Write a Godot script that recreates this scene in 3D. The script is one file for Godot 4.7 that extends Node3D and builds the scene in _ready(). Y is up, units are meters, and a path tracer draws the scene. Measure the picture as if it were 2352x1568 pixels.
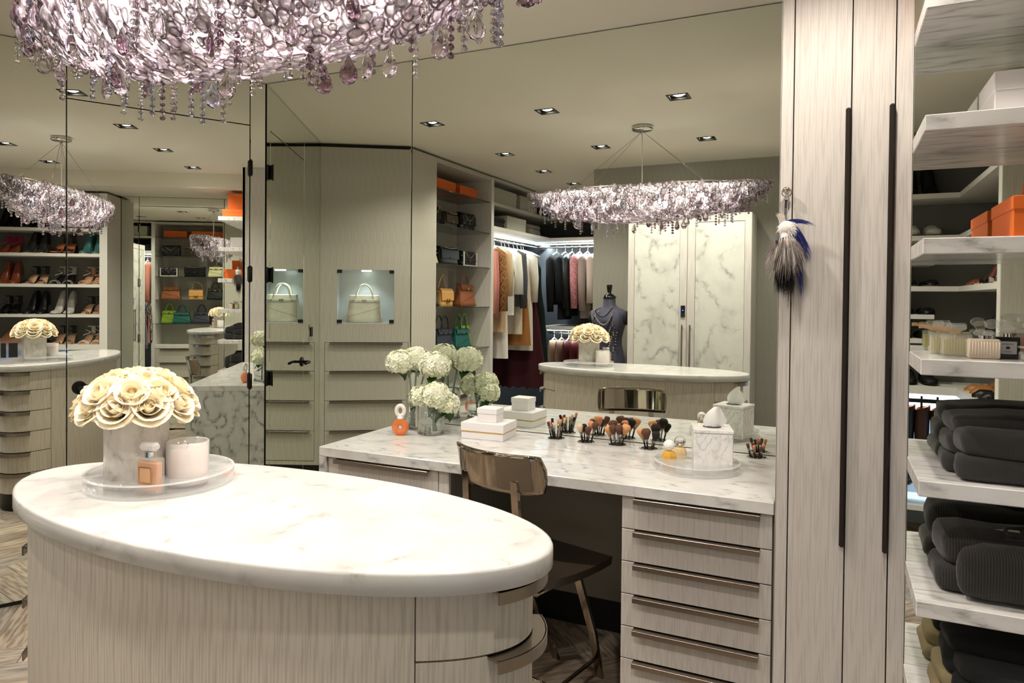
extends Node3D
# A mirrored dressing room: vanity wall z=0 (+z runs into the room), y up, metres.
const H := 2.44          # main ceiling
const H2 := 2.305        # soffit over the right side
const XL := -2.66        # corner between the two mirrored walls
const LA := 2.0645       # direction of the angled left wall
const XE := -2.778       # bag and clothes wall
const ZF := 3.0          # wall behind the camera
const ZS := 0.644        # front plane of vanity, tall cabinet and shelf mirror
const HV := 0.772        # vanity top
const HI := 0.905        # island top
const XR := 0.95         # right wall
var M := {}
var names := {}
var R := RandomNumberGenerator.new()

# ------------------------------------------------------------------ mesh helpers
class G:
	var s := SurfaceTool.new()
	var T := Transform3D()
	func _init(): s.begin(Mesh.PRIMITIVE_TRIANGLES)
	func sm(on := true) -> G: s.set_smooth_group(0 if on else -1); return self
	func at(p: Vector3, b := Basis()) -> G: T = Transform3D(b, p); return self
	func tri(a: Vector3, b: Vector3, c: Vector3): s.add_vertex(T * a); s.add_vertex(T * c); s.add_vertex(T * b)   # a b c counter-clockwise from outside
	func quad(a: Vector3, b: Vector3, c: Vector3, d: Vector3): tri(a, b, c); tri(a, c, d)
	func quo(a: Vector3, b: Vector3, c: Vector3, d: Vector3, o: Vector3):
		if (b - a).cross(c - a).dot((a + c) * 0.5 - o) < 0.0: quad(a, d, c, b)
		else: quad(a, b, c, d)
	func box(c: Vector3, z: Vector3, v := 0.0) -> G:
		s.set_smooth_group(-1)
		var h := z * 0.5
		v = minf(v, 0.49 * minf(z.x, minf(z.y, z.z)))
		var p := func(sg: Vector3, ax: int) -> Vector3:
			var q := Vector3(h.x - v, h.y - v, h.z - v)
			q[ax] = h[ax]
			return c + q * sg
		for ax in 3:
			var i := (ax + 1) % 3
			var j := (ax + 2) % 3
			for sx in [-1.0, 1.0]:
				var q := []
				for k in [[-1, -1], [1, -1], [1, 1], [-1, 1]]:
					var sg := Vector3(); sg[ax] = sx; sg[i] = k[0]; sg[j] = k[1]
					q.append(p.call(sg, ax))
				quo(q[0], q[1], q[2], q[3], c)
			if v > 0.0:
				for k in [[-1, -1], [1, -1], [1, 1], [-1, 1]]:
					var a := Vector3(); a[i] = k[0]; a[j] = k[1]; a[ax] = -1
					var b := a; b[ax] = 1
					quo(p.call(a, i), p.call(b, i), p.call(b, j), p.call(a, j), c)
		if v > 0.0:
			for n in 8:
				var sg := Vector3(1 if n & 1 else -1, 1 if n & 2 else -1, 1 if n & 4 else -1)
				var a: Vector3 = p.call(sg, 0); var b: Vector3 = p.call(sg, 1); var d: Vector3 = p.call(sg, 2)
				if (b - a).cross(d - a).dot(a - c) < 0.0: tri(a, d, b)
				else: tri(a, b, d)
		return self
	func ab(a: Vector3, b: Vector3, v := 0.0) -> G: return box((a + b) * 0.5, (b - a).abs(), v)
	func loft(rings: Array, cap0 := true, cap1 := true, closed := true) -> G:
		for i in rings.size() - 1:
			var p = rings[i]; var q = rings[i + 1]
			var n: int = p.size()
			for j in (n if closed else n - 1):
				var k := (j + 1) % n
				quad(p[j], p[k], q[k], q[j])
		if cap0: fan(rings[0], true)
		if cap1: fan(rings[-1], false)
		return self
	func fan(r: Array, flip: bool):
		var c := Vector3()
		for p in r: c += p
		c /= r.size()
		for j in r.size():
			var k := (j + 1) % r.size()
			if flip: tri(c, r[k], r[j])
			else: tri(c, r[j], r[k])
	func lathe(prof: Array, n := 24, c := Vector3(), sq := Vector3.ONE) -> G:
		var rings := []
		for pr in prof:
			var r := []
			for j in n:
				var a := TAU * j / n
				r.append(c + Vector3(cos(a) * pr[0] * sq.x, pr[1] * sq.y, -sin(a) * pr[0] * sq.z))
			rings.append(r)
		return loft(rings, prof[0][0] > 0.0, prof[-1][0] > 0.0)
	func ball(c: Vector3, r: Vector3, n := 12, m := 8) -> G:
		s.set_smooth_group(0)
		var pr := []
		for i in m + 1:
			var a := -PI / 2 + PI * i / m
			pr.append([cos(a) if i > 0 and i < m else 0.0, sin(a)])
		var rings := []
		for q in pr:
			var ring := []
			for j in n: ring.append(c + Vector3(cos(TAU * j / n) * q[0] * r.x, q[1] * r.y, -sin(TAU * j / n) * q[0] * r.z))
			rings.append(ring)
		return loft(rings, false, false)
	func tube(p: Array, r, n := 8, caps := true, closed := false) -> G:
		s.set_smooth_group(0)
		var rings := []
		var m := p.size()
		var up := Vector3.UP
		for i in m:
			var d: Vector3 = (p[(i + 1) % m] - p[(i - 1 + m) % m]) if closed else (p[mini(i + 1, m - 1)] - p[maxi(i - 1, 0)])
			d = d.normalized() if d.length() > 1e-9 else Vector3.UP
			if i == 0 and absf(d.dot(up)) > 0.9: up = Vector3.RIGHT
			var x := (up - d * up.dot(d)).normalized()
			if x.length() < 0.5: x = d.cross(Vector3(0.3, 0.5, 0.8)).normalized()
			up = x
			var y := d.cross(x)
			var rr: float = r if r is float else r[i]
			var ring := []
			for j in n: ring.append(p[i] + (x * cos(TAU * j / n) + y * sin(TAU * j / n)) * rr)
			rings.append(ring)
		if closed: rings.append(rings[0])
		return loft(rings, caps and not closed, caps and not closed)
	func strap(p: Array, w: Vector3, t: float) -> G:    # a flat band along p, width vector w, thickness t
		s.set_smooth_group(-1)
		var rings := []
		for i in p.size():
			var d: Vector3 = (p[mini(i + 1, p.size() - 1)] - p[maxi(i - 1, 0)]).normalized()
			var u := d.cross(w).normalized() * t * 0.5
			var h := w * 0.5
			rings.append([p[i] - h - u, p[i] + h - u, p[i] + h + u, p[i] - h + u])
		return loft(rings)
	func prism(poly: Array, y0: float, y1: float, v := 0.0) -> G:    # poly of Vector2(x, z)
		s.set_smooth_group(-1)
		var pp := PackedVector2Array(poly)
		var area := 0.0
		for i in pp.size(): area += pp[i].cross(pp[(i + 1) % pp.size()])
		if area > 0: pp.reverse()          # counter-clockwise from above (x right, z down)
		var ix := Geometry2D.triangulate_polygon(pp)
		for k in range(0, ix.size(), 3):
			var a := pp[ix[k]]; var b := pp[ix[k + 1]]; var c := pp[ix[k + 2]]
			if (b - a).cross(c - a) > 0.0: var q := b; b = c; c = q
			tri(Vector3(a.x, y1, a.y), Vector3(b.x, y1, b.y), Vector3(c.x, y1, c.y))
			tri(Vector3(a.x, y0, a.y), Vector3(c.x, y0, c.y), Vector3(b.x, y0, b.y))
		for i in pp.size():
			var a := pp[i]; var b := pp[(i + 1) % pp.size()]
			quad(Vector3(a.x, y0, a.y), Vector3(b.x, y0, b.y), Vector3(b.x, y1, b.y), Vector3(a.x, y1, a.y))
		return self
	func mesh() -> ArrayMesh:
		s.generate_normals()
		return s.commit()

# ------------------------------------------------------------------ node helpers
func numbered(n: String) -> String:
	if not names.has(n): names[n] = 0; return n
	names[n] += 1
	return "%s_%03d" % [n, names[n]]
func tag(o: Node, label: String, cat := "", group := "", kind := "") -> Node:
	if label: o.set_meta("label", label)
	if cat: o.set_meta("category", cat)
	if group: o.set_meta("group", group)
	if kind: o.set_meta("kind", kind)
	return o
func thing(n: String, label: String, cat: String, p := Vector3.ZERO, turn := 0.0, group := "") -> Node3D:
	var o := Node3D.new(); o.name = numbered(n); add_child(o); o.position = p; o.rotation.y = turn
	tag(o, label, cat, group)
	return o
func obj(n: String, g, m: Material, par: Node = self) -> MeshInstance3D:
	var o := MeshInstance3D.new()
	o.name = numbered(n) if par == self else n
	o.mesh = g if g is Mesh else g.mesh()
	o.material_override = m
	par.add_child(o, true)
	return o
func struct(n: String, g, m: Material, label := "") -> MeshInstance3D:
	var o := obj(n, g, m); tag(o, label, "", "", "structure"); return o
func dup(o: Node3D, p: Vector3, turn: float, label: String, group := "") -> Node3D:
	var r: Node3D = o.duplicate(); r.name = numbered(str(o.name).rstrip("0123456789_")); add_child(r)
	r.position = p; r.rotation.y = turn
	tag(r, label, "", group)
	return r
func multi(n: String, mesh: Mesh, m: Material, xf: Array, par: Node, cols := []) -> MultiMeshInstance3D:
	var mm := MultiMesh.new(); mm.transform_format = MultiMesh.TRANSFORM_3D; mm.use_colors = cols.size() > 0; mm.mesh = mesh; mm.instance_count = xf.size()
	for i in xf.size():
		mm.set_instance_transform(i, xf[i])
		if cols: mm.set_instance_color(i, cols[i])
	var o := MultiMeshInstance3D.new(); o.name = n; o.multimesh = mm; o.material_override = m
	par.add_child(o, true); o.set_meta("kind", "stuff")
	return o
func rb(v: float) -> float: return R.randf_range(-v, v)
func rotto(d: Vector3) -> Basis:      # basis whose y axis is d
	var y := d.normalized()
	var x := y.cross(Vector3(0.31, 0.12, 0.94)).normalized()
	return Basis(x, y, x.cross(y))
func arc(r: float, a0: float, a1: float, n: int, c := Vector3(), ry := -1.0) -> Array:   # in the xy plane
	var p := []
	for i in n + 1:
		var a := lerpf(a0, a1, float(i) / n)
		p.append(c + Vector3(cos(a) * r, sin(a) * (r if ry < 0 else ry), 0))
	return p

# ------------------------------------------------------------------ materials
func mat(c: Color, rough := 0.6, metal := 0.0) -> StandardMaterial3D:
	var m := StandardMaterial3D.new(); m.albedo_color = c; m.roughness = rough; m.metallic = metal; return m
func ntex(freq: float, type := FastNoiseLite.TYPE_SIMPLEX_SMOOTH, fr := FastNoiseLite.FRACTAL_FBM, oct := 4, ramp = null, warp := 0.0, sd := 1, size := 512, normal := 0.0) -> NoiseTexture2D:
	var n := FastNoiseLite.new(); n.noise_type = type; n.frequency = freq; n.fractal_type = fr; n.fractal_octaves = oct; n.seed = sd
	if warp > 0.0:
		n.domain_warp_enabled = true; n.domain_warp_amplitude = warp; n.domain_warp_frequency = freq * 0.8; n.domain_warp_fractal_octaves = 4
	var t := NoiseTexture2D.new(); t.noise = n; t.width = size; t.height = size; t.seamless = true; t.seamless_blend_skirt = 0.15
	if ramp: t.color_ramp = ramp
	if normal > 0.0: t.as_normal_map = true; t.bump_strength = normal
	return t
func ramp(stops: Array) -> Gradient:
	var g := Gradient.new(); var o := PackedFloat32Array(); var c := PackedColorArray()
	for s in stops: o.append(s[0]); c.append(s[1])
	g.offsets = o; g.colors = c
	return g
func tri_map(m: StandardMaterial3D, sc: Vector3, world := false, off := Vector3.ZERO) -> StandardMaterial3D:
	m.uv1_triplanar = true; m.uv1_world_triplanar = world; m.uv1_scale = sc; m.uv1_offset = off; m.uv1_triplanar_sharpness = 8.0; return m
func glass(c: Color, a: float) -> StandardMaterial3D:
	var m := mat(Color(c.r, c.g, c.b, a), 0.02); m.transparency = BaseMaterial3D.TRANSPARENCY_ALPHA; return m
func solid_glass(c: Color, a := 0.0, k := 0.05, rough := 0.0) -> StandardMaterial3D:
	var m := mat(Color(c.r, c.g, c.b, a), rough); m.refraction_enabled = true; m.refraction_scale = k; return m
func glow(c: Color, e: float) -> StandardMaterial3D:
	var m := mat(c, 0.5); m.emission_enabled = true; m.emission = c; m.emission_energy_multiplier = e; return m
func oak(base: Color, vary: float, sd: int, sc := Vector3(22, 0.75, 22)) -> StandardMaterial3D:
	var m := mat(Color.WHITE, 0.5)
	var d := base.darkened(vary); var l := base.lightened(vary * 0.45)
	m.albedo_texture = ntex(0.012, FastNoiseLite.TYPE_SIMPLEX_SMOOTH, FastNoiseLite.FRACTAL_FBM, 6, ramp([[0.0, d], [0.36, base.darkened(vary * 0.45)], [0.5, base], [0.75, l]]), 18.0, sd)
	m.heightmap_enabled = false
	m.metallic_specular = 0.4
	return tri_map(m, sc)
func marble(base: Color, vein: Color, sd: int, sc: Vector3, width := 0.1, world := true) -> StandardMaterial3D:
	var m := mat(Color.WHITE, 0.16)
	m.albedo_texture = ntex(0.0055, FastNoiseLite.TYPE_SIMPLEX_SMOOTH, FastNoiseLite.FRACTAL_RIDGED, 5, ramp([[0.0, base], [0.70 - width, base.lerp(vein, 0.06)], [0.88 - width, base.lerp(vein, 0.30)], [1.0 - width * 0.6, base.lerp(vein, 0.8)], [1.0, vein]]), 60.0, sd, 1024)
	m.detail_enabled = true; m.detail_blend_mode = BaseMaterial3D.BLEND_MODE_MUL
	m.detail_albedo = ntex(0.012, FastNoiseLite.TYPE_SIMPLEX_SMOOTH, FastNoiseLite.FRACTAL_FBM, 5, ramp([[0.0, Color(0.93, 0.93, 0.93)], [0.3, Color(0.965, 0.965, 0.965)], [0.55, Color.WHITE]]), 20.0, sd + 7)
	return tri_map(m, sc, world)

func make_materials():
	M.mirror = mat(Color(0.94, 0.955, 0.925), 0.0, 1.0)
	M.mirror_edge = mat(Color(0.10, 0.13, 0.10), 0.3)
	M.black = mat(Color(0.035, 0.033, 0.032), 0.5)
	M.blackmetal = mat(Color(0.07, 0.062, 0.055), 0.38, 0.5)
	M.bronze = mat(Color(0.20, 0.17, 0.15), 0.42, 0.6)
	M.nickel = mat(Color(0.60, 0.56, 0.52), 0.28, 1.0)
	M.chrome = mat(Color(0.82, 0.81, 0.79), 0.05, 1.0)
	M.steel = mat(Color(0.66, 0.62, 0.57), 0.07, 1.0)
	M.gold = mat(Color(0.86, 0.70, 0.38), 0.25, 1.0)
	M.oak = oak(Color(0.79, 0.765, 0.74), 0.10, 3)
	M.oakw = oak(Color(0.83, 0.815, 0.795), 0.07, 5)
	M.oakg = oak(Color(0.735, 0.72, 0.675), 0.07, 8)
	M.oakd = oak(Color(0.50, 0.49, 0.46), 0.10, 9)
	M.oaki = oak(Color(0.80, 0.765, 0.71), 0.13, 11, Vector3(20, 0.8, 20))
	M.ceil = mat(Color(0.90, 0.88, 0.825), 0.9)
	M.wall = mat(Color(0.60, 0.575, 0.53), 0.85)
	M.wallg = oak(Color(0.60, 0.59, 0.555), 0.05, 10)
	M.slate = mat(Color(0.42, 0.43, 0.45), 0.8)
	M.white = mat(Color(0.92, 0.915, 0.90), 0.45)
	M.shelfw = mat(Color(0.88, 0.875, 0.85), 0.5)
	M.marble = marble(Color(0.80, 0.792, 0.78), Color(0.56, 0.55, 0.54), 21, Vector3(0.55, 0.55, 0.55), 0.0)
	M.marblev = marble(Color(0.86, 0.852, 0.84), Color(0.45, 0.45, 0.45), 42, Vector3(0.8, 0.8, 1.6), 0.02)
	M.marblew = marble(Color(0.80, 0.80, 0.78), Color(0.36, 0.36, 0.37), 47, Vector3(1.3, 1.0, 1.3), 0.12)
	M.marbles = marble(Color(0.87, 0.862, 0.857), Color(0.58, 0.57, 0.56), 33, Vector3(0.5, 1.2, 2.4), 0.12)
	M.marblef = marble(Color(0.87, 0.875, 0.85), Color(0.52, 0.52, 0.50), 55, Vector3(0.7, 0.55, 0.7), 0.04)
	M.glass = glass(Color(0.93, 0.97, 0.95), 0.06)
	M.glassd = glass(Color(0.16, 0.20, 0.18), 0.45)
	M.sglass = solid_glass(Color(0.97, 0.985, 0.975))
	M.water = solid_glass(Color(0.96, 0.98, 0.95), 0.0, 0.033)
	M.acrylic = glass(Color(0.97, 0.97, 0.97), 0.13)
	M.acrylic_edge = glass(Color(0.99, 0.99, 0.99), 0.30)
	M.bottle = glass(Color(0.95, 0.96, 0.94), 0.14)
	M.clip = mat(Color(0.06, 0.055, 0.05), 0.45)
	M.orange = mat(Color(0.86, 0.40, 0.08), 0.6)
	M.paperw = mat(Color(0.90, 0.885, 0.89), 0.6)
	M.leaf = mat(Color(0.17, 0.29, 0.11), 0.5); M.leaf.backlight_enabled = true; M.leaf.backlight = Color(0.15, 0.25, 0.06)
	M.stem = mat(Color(0.32, 0.42, 0.17), 0.5)
	M.petal = mat(Color(0.975, 0.945, 0.86), 0.6); M.petal.backlight_enabled = true; M.petal.backlight = Color(0.6, 0.52, 0.36)
	M.petali = mat(Color(0.965, 0.925, 0.80), 0.6); M.petali.backlight_enabled = true; M.petali.backlight = Color(0.6, 0.48, 0.28)

# ------------------------------------------------------------------ the room
const DL := [[-2.31, 1.08], [-1.535, 1.085], [-0.775, 1.09], [-0.03, 1.08], [-2.29, 2.13], [-1.54, 2.16], [-0.80, 2.18], [-0.09, 2.2], [-2.29, 2.93], [-2.27, 3.66]]
func LB() -> Basis: var t := Vector3(cos(LA), 0, sin(LA)); return Basis(-t, Vector3.UP, Vector3(sin(LA), 0, -cos(LA)))
func NB() -> Basis: var t := Vector3(0.8385, 0, 0.545); return Basis(-t, Vector3.UP, Vector3(0.545, 0, -0.8385))

func make_floor():
	struct("floor", G.new().ab(Vector3(-3.6, -0.08, -0.15), Vector3(1.1, -0.012, 5.1)), mat(Color(0.10, 0.09, 0.08), 0.9), "plank floor of the dressing room")
	var f := get_node("floor")
	var cols := [Color(0.60, 0.535, 0.465), Color(0.65, 0.585, 0.51), Color(0.55, 0.485, 0.42), Color(0.69, 0.63, 0.55), Color(0.61, 0.555, 0.50), Color(0.56, 0.515, 0.47)]
	var ms := []
	for i in 6:
		var m := oak(cols[i], 0.30, 60 + i % 3, Vector3(0.9, 8, 7)); m.uv1_offset = Vector3(i * 0.37, i * 0.21, i * 0.53); m.roughness = 0.42; ms.append(m)
	var l := 0.66; var w := 0.132
	var pm := G.new().box(Vector3.ZERO, Vector3(l - 0.0016, 0.012, w - 0.0016), 0.0012).mesh()
	var ang := deg_to_rad(45)
	for i in range(-30, 31):
		for j in range(-14, 15):
			for k in 2:
				# herringbone: pairs stepping along the diagonal
				var o := Vector2(i * w, i * w) + Vector2(j * l * 2.0, 0) * 0.5 * 2.0
				var c := (o + Vector2(l * 0.5, w * 0.5)) if k == 0 else (o + Vector2(w * 0.5 + 0.0, w + l * 0.5))
				var q := c.rotated(-ang) + Vector2(-1.0, 1.6)
				if q.x < -3.75 or q.x > 1.0 or q.y < -0.15 or q.y > 4.5 or (q.y > 3.3 and q.x > -1.8) or (q.x < -3.0 and q.y > 1.75) or (q.x < -3.0 and q.y < 0.35): continue
				if q.x > -0.1 and q.y < 0.55: continue
				var p := obj("plank", pm, ms[(i * 7 + j * 3 + k * 5 + 700) % 6], f)
				p.position = Vector3(q.x, -0.006, q.y); p.rotation.y = ang + (PI / 2 if k else 0.0)

func make_room():
	make_floor()
	var cs := CSGCombiner3D.new(); cs.name = "ceiling"; add_child(cs); tag(cs, "plain warm white ceiling with recessed downlights", "", "", "structure")
	var sl := CSGBox3D.new(); sl.name = "slab"; sl.size = Vector3(3.9, 0.14, 5.3); sl.position = Vector3(-1.65, H + 0.07, 2.5); sl.material = M.ceil; cs.add_child(sl)
	for p in DL:
		var b := CSGBox3D.new(); b.name = "hole"; b.operation = CSGShape3D.OPERATION_SUBTRACTION; b.size = Vector3(0.10, 0.3, 0.10); b.position = Vector3(p[0], H, p[1]); b.material = M.ceil; cs.add_child(b, true)
	struct("ceiling_lower", G.new().ab(Vector3(0.25, H2, 0.5), Vector3(1.1, H + 0.14, 3.7)), M.ceil, "lowered soffit over the shoe closet and marble shelves")
	# walls (mirrors hang on them)
	struct("wall_back", G.new().ab(Vector3(-2.8, 0, -0.12), Vector3(-0.14, H, -0.012)), M.black, "backing wall behind the vanity mirror")
	struct("wall_right", G.new().ab(Vector3(0.962, 0, 0.5), Vector3(1.06, H, 3.6)).ab(Vector3(0.18, 0, 0.5), Vector3(0.962, H, ZS - 0.012)).ab(Vector3(-0.14, 0, -0.12), Vector3(0.18, H, 0)), M.black, "backing wall on the right side")
	var lw := G.new().at(Vector3(XL, 0, 0), LB()).box(Vector3(-0.7, H / 2, -0.062), Vector3(1.62, H, 0.1))
	struct("wall_left", lw, M.black, "angled wall that carries the mirrored door")
	struct("wall_front", G.new().ab(Vector3(-1.857, 0, ZF), Vector3(-0.02, H, ZF + 0.1)).ab(Vector3(-1.857, 0, ZF + 0.1), Vector3(-1.757, H, 5.05)).ab(Vector3(-0.12, 0, ZF + 0.1), Vector3(-0.02, H, 3.57)).ab(Vector3(-0.12, 0, 3.47), Vector3(1.06, H, 3.57)), M.wallg, "grey wall behind the island with the dress form and marble cabinet")
	struct("wall_side", G.new().ab(Vector3(-3.5, 0, 1.9), Vector3(-3.39, H, 5.05)).ab(Vector3(-3.39, 0, 4.96), Vector3(-1.757, H, 5.05)).ab(Vector3(-3.6, 0, 1.15), Vector3(-3.4, H, 1.95)), M.slate, "slate wall behind the hanging clothes")
	for s in [[-1.857, -0.02, ZF - 0.012, ZF, "baseboard_front"]]:
		struct(s[4], G.new().ab(Vector3(s[0], 0, s[2]), Vector3(s[1], 0.1, s[3]), 0.002), M.oakd, "low grey baseboard along the far wall")
	# mirrors
	var mir := func(n: String, a: Vector3, b: Vector3, label: String, org := Vector3.ZERO, bs := Basis()) -> Node3D:
		var o := obj(n, G.new().at(org, bs).ab(a, b, 0.0012), M.mirror); tag(o, label, "mirror"); return o
	mir.call("mirror_panel", Vector3(-1.773, HV + 0.001, -0.008), Vector3(-0.146, H - 0.004, 0), "large wall mirror above the marble vanity counter")
	mir.call("mirror_panel", Vector3(XL + 0.004, 0.02, -0.008), Vector3(-1.777, H - 0.004, 0), "tall floor-length mirror in the corner left of the vanity")
	mir.call("mirror_panel", Vector3(0.181, 0.02, ZS - 0.008), Vector3(XR, H2 - 0.003, ZS), "mirror behind the floating marble shelves")
	var o3 := Vector3(XL, 0, 0)
	mir.call("mirror_panel", Vector3(-0.0795, 0.02, -0.008), Vector3(-0.004, H - 0.004, 0), "narrow upright mirror strip between the hinges and the corner", o3, LB())
	mir.call("mirror_panel", Vector3(-0.881, 2.2157, -0.008), Vector3(-0.083, H - 0.004, 0), "mirror over the mirrored door left of the vanity", o3, LB())
	mir.call("mirror_panel", Vector3(-1.394, 0.02, -0.008), Vector3(-0.8855, H - 0.004, 0), "wall mirror with the light switches at the left edge", o3, LB())
	door(1, o3, LB(), 0.0835, 0.8815, "mirrored door with black hinges left of the vanity", M.blackmetal, 0.835)
	# right wall: mirrored door between two strips, seen in the left mirror
	var rbs := Basis(Vector3(0, 0, 1), Vector3.UP, Vector3(-1, 0, 0))
	var ro := Vector3(XR, 0, 0)
	mir.call("mirror_panel", Vector3(1.854, 0.02, -0.008), Vector3(2.016, H2 - 0.003, 0), "mirror strip beside the shoe closet", ro, rbs)
	mir.call("mirror_panel", Vector3(0.66, 0.02, -0.008), Vector3(1.046, H2 - 0.003, 0), "mirror strip at the end of the marble shelves", ro, rbs)
	mir.call("mirror_panel", Vector3(1.05, 2.2157, -0.008), Vector3(1.85, H2 - 0.003, 0), "mirror over the mirrored door on the right wall", ro, rbs)
	door(2, ro, rbs * Basis(Vector3.UP, 0.0), -1.85, -1.05, "mirrored door with chrome lever on the right wall", M.chrome, -1.12)
	var sp := thing("light_switch", "polished switch plate with two black buttons on the left mirror", "switch")
	sp.transform = Transform3D(LB(), o3)
	obj("plate", G.new().ab(Vector3(-1.126, 1.046, 0), Vector3(-1.0415, 1.155, 0.004), 0.001), M.chrome, sp)
	for q in [[-1.124, -1.105], [-1.096, -1.064]]:
		obj("button", G.new().ab(Vector3(q[0], 1.074, 0.004), Vector3(q[1], 1.136, 0.009), 0.001), M.black, sp)
	for i in DL.size(): downlight(i)

func door(n: int, org: Vector3, b: Basis, s0: float, s1: float, label: String, hm: Material, hs: float):
	var d := Node3D.new(); d.name = "door_%d" % n; add_child(d); d.transform = Transform3D(b, org)
	tag(d, label, "", "", "structure")
	obj("mirror_pane", G.new().ab(Vector3(-s1, 0.012, -0.008), Vector3(-s0, 2.2115, 0), 0.0012), M.mirror, d)
	for y in [1.996, 1.456, 0.909]:
		var h := obj("hinge", G.new().ab(Vector3(-s0 - 0.007, y - 0.038, 0.0), Vector3(-s0 + 0.013, y + 0.038, 0.013), 0.003), M.blackmetal if n == 1 else M.chrome, d)
		obj("hinge_pin", G.new().at(Vector3(-s0 + 0.003, y, 0.014)).sm().lathe([[0.0, -0.042], [0.004, -0.042], [0.004, 0.042], [0.0, 0.042]], 8), M.blackmetal, h)
	var fx := Basis(Vector3.RIGHT, PI / 2)
	obj("rosette", G.new().at(Vector3(-hs, 0.927, 0), fx).sm(false).lathe([[0.03, 0.0], [0.03, 0.006], [0.027, 0.009], [0.0, 0.009]], 24), hm, d)
	var sg := 1.0
	obj("lever_handle", G.new().tube([Vector3(-hs, 0.927, 0.006), Vector3(-hs, 0.927, 0.04), Vector3(-hs + 0.006 * sg, 0.927, 0.05), Vector3(-hs + 0.02 * sg, 0.927, 0.054), Vector3(-hs + 0.125 * sg, 0.927, 0.05)], 0.0085, 10), hm, d)

func downlight(i: int):
	var p = DL[i]
	var wh: String = ["over the mirrored door", "over the left end of the island", "over the vanity chair", "before the tall oak cabinet", "before the handbag shelves", "over the back of the island", "before the marble cabinet", "before the shoe closet", "before the divider of bag shelves and closet", "in front of the hanging gowns"][i]
	var t := thing("downlight", "square recessed black downlight in the ceiling " + wh, "downlight", Vector3(p[0], H, p[1]), 0, "square ceiling downlights")
	var fr := G.new()
	var a := 0.05; var e := 0.058
	for k in 4:
		fr.at(Vector3.ZERO, Basis(Vector3.UP, k * PI / 2)).box(Vector3(0, -0.0015, 0.054), Vector3(0.116, 0.003, 0.008)).box(Vector3(0, 0.021, 0.0475), Vector3(0.095, 0.044, 0.003))
	obj("trim", fr, M.black, t)
	obj("baffle", G.new().at(Vector3(0, 0.044, 0)).sm(false).box(Vector3.ZERO, Vector3(0.094, 0.004, 0.094)), M.black, t)
	obj("lamp_ring", G.new().sm().lathe([[0.036, 0.042], [0.036, 0.012], [0.0405, 0.010], [0.0405, 0.042]], 28), M.nickel, t)
	var g := glow(Color(1.0, 0.955, 0.88), 9.0)
	obj("bulb", G.new().sm().lathe([[0.0, 0.004], [0.02, 0.006], [0.034, 0.014], [0.034, 0.03], [0.0, 0.03]], 24), g, t)
	var l := SpotLight3D.new(); l.name = "spot"; l.light_color = Color(1.0, 0.965, 0.915); l.light_energy = E_SPOT * (1.0 if i < 8 else 0.6); l.spot_angle = 66.0; l.spot_angle_attenuation = 0.7
	l.spot_range = 12.0; l.spot_attenuation = 2.0; l.light_size = 0.036; l.shadow_enabled = true; l.rotation.x = -PI / 2; l.position.y = 0.012
	t.add_child(l)

# ------------------------------------------------------------------ furniture
func pull(g: G, c: Vector3, w: float, dep := 0.022) -> G:    # edge pull on a drawer top: a flat lip that turns down
	g.box(c + Vector3(0, -0.0015, dep / 2 - 0.004), Vector3(w, 0.003, dep + 0.008), 0.0008)
	return g.box(c + Vector3(0, -0.008, dep - 0.0015), Vector3(w, 0.016, 0.003), 0.001)

func make_vanity():
	var t := thing("vanity_desk", "white marble vanity counter with waterfall left end and oak drawers", "vanity")
	var c := G.new()
	c.ab(Vector3(-1.776, HV - 0.036, 0.002), Vector3(-0.146, HV, ZS), 0.002)
	obj("countertop", c, M.marblev, t)
	obj("waterfall_leg", G.new().ab(Vector3(-1.776, 0.0, 0.002), Vector3(-1.742, HV - 0.0365, ZS), 0.0015), M.marblew, t)
	for b in [[-1.741, -1.212], [-0.592, -0.147]]:
		var g := G.new()
		g.ab(Vector3(b[0], 0.09, 0.02), Vector3(b[1], HV - 0.038, ZS - 0.03)).ab(Vector3(b[0] + 0.01, 0.0, 0.02), Vector3(b[1] - 0.01, 0.09, ZS - 0.06))
		obj("carcass", g, M.oakd, t)
		var lo: float = b[0] + 0.002; var hi: float = b[1] - 0.003
		if b[0] < -1.0:
			hi = -1.255
			obj("stile", G.new().ab(Vector3(-1.252, 0.0, ZS - 0.03), Vector3(-1.212, HV - 0.039, ZS - 0.012), 0.001), M.oak, t)
		var y := HV - 0.0395
		var n := 7 if b[0] > -1.0 else 5
		var hh := 0.1018 if n == 7 else 0.143
		for i in n:
			var d := obj("drawer", G.new().ab(Vector3(lo, y - hh + 0.003, ZS - 0.03), Vector3(hi, y, ZS - 0.011), 0.0012), M.oak, t)
			obj("drawer_pull", pull(G.new(), Vector3((lo + hi) / 2 + 0.004, y - 0.0, ZS - 0.011), hi - lo - 0.072, 0.023), M.nickel, d)
			y -= hh
	obj("kneehole_panel", G.new().ab(Vector3(-1.211, 0.13, 0.005), Vector3(-0.593, HV - 0.037, 0.03)), M.wall, t)
	obj("plinth", G.new().ab(Vector3(-1.211, 0.0, 0.004), Vector3(-0.593, 0.13, 0.02)), M.black, t)

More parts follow.
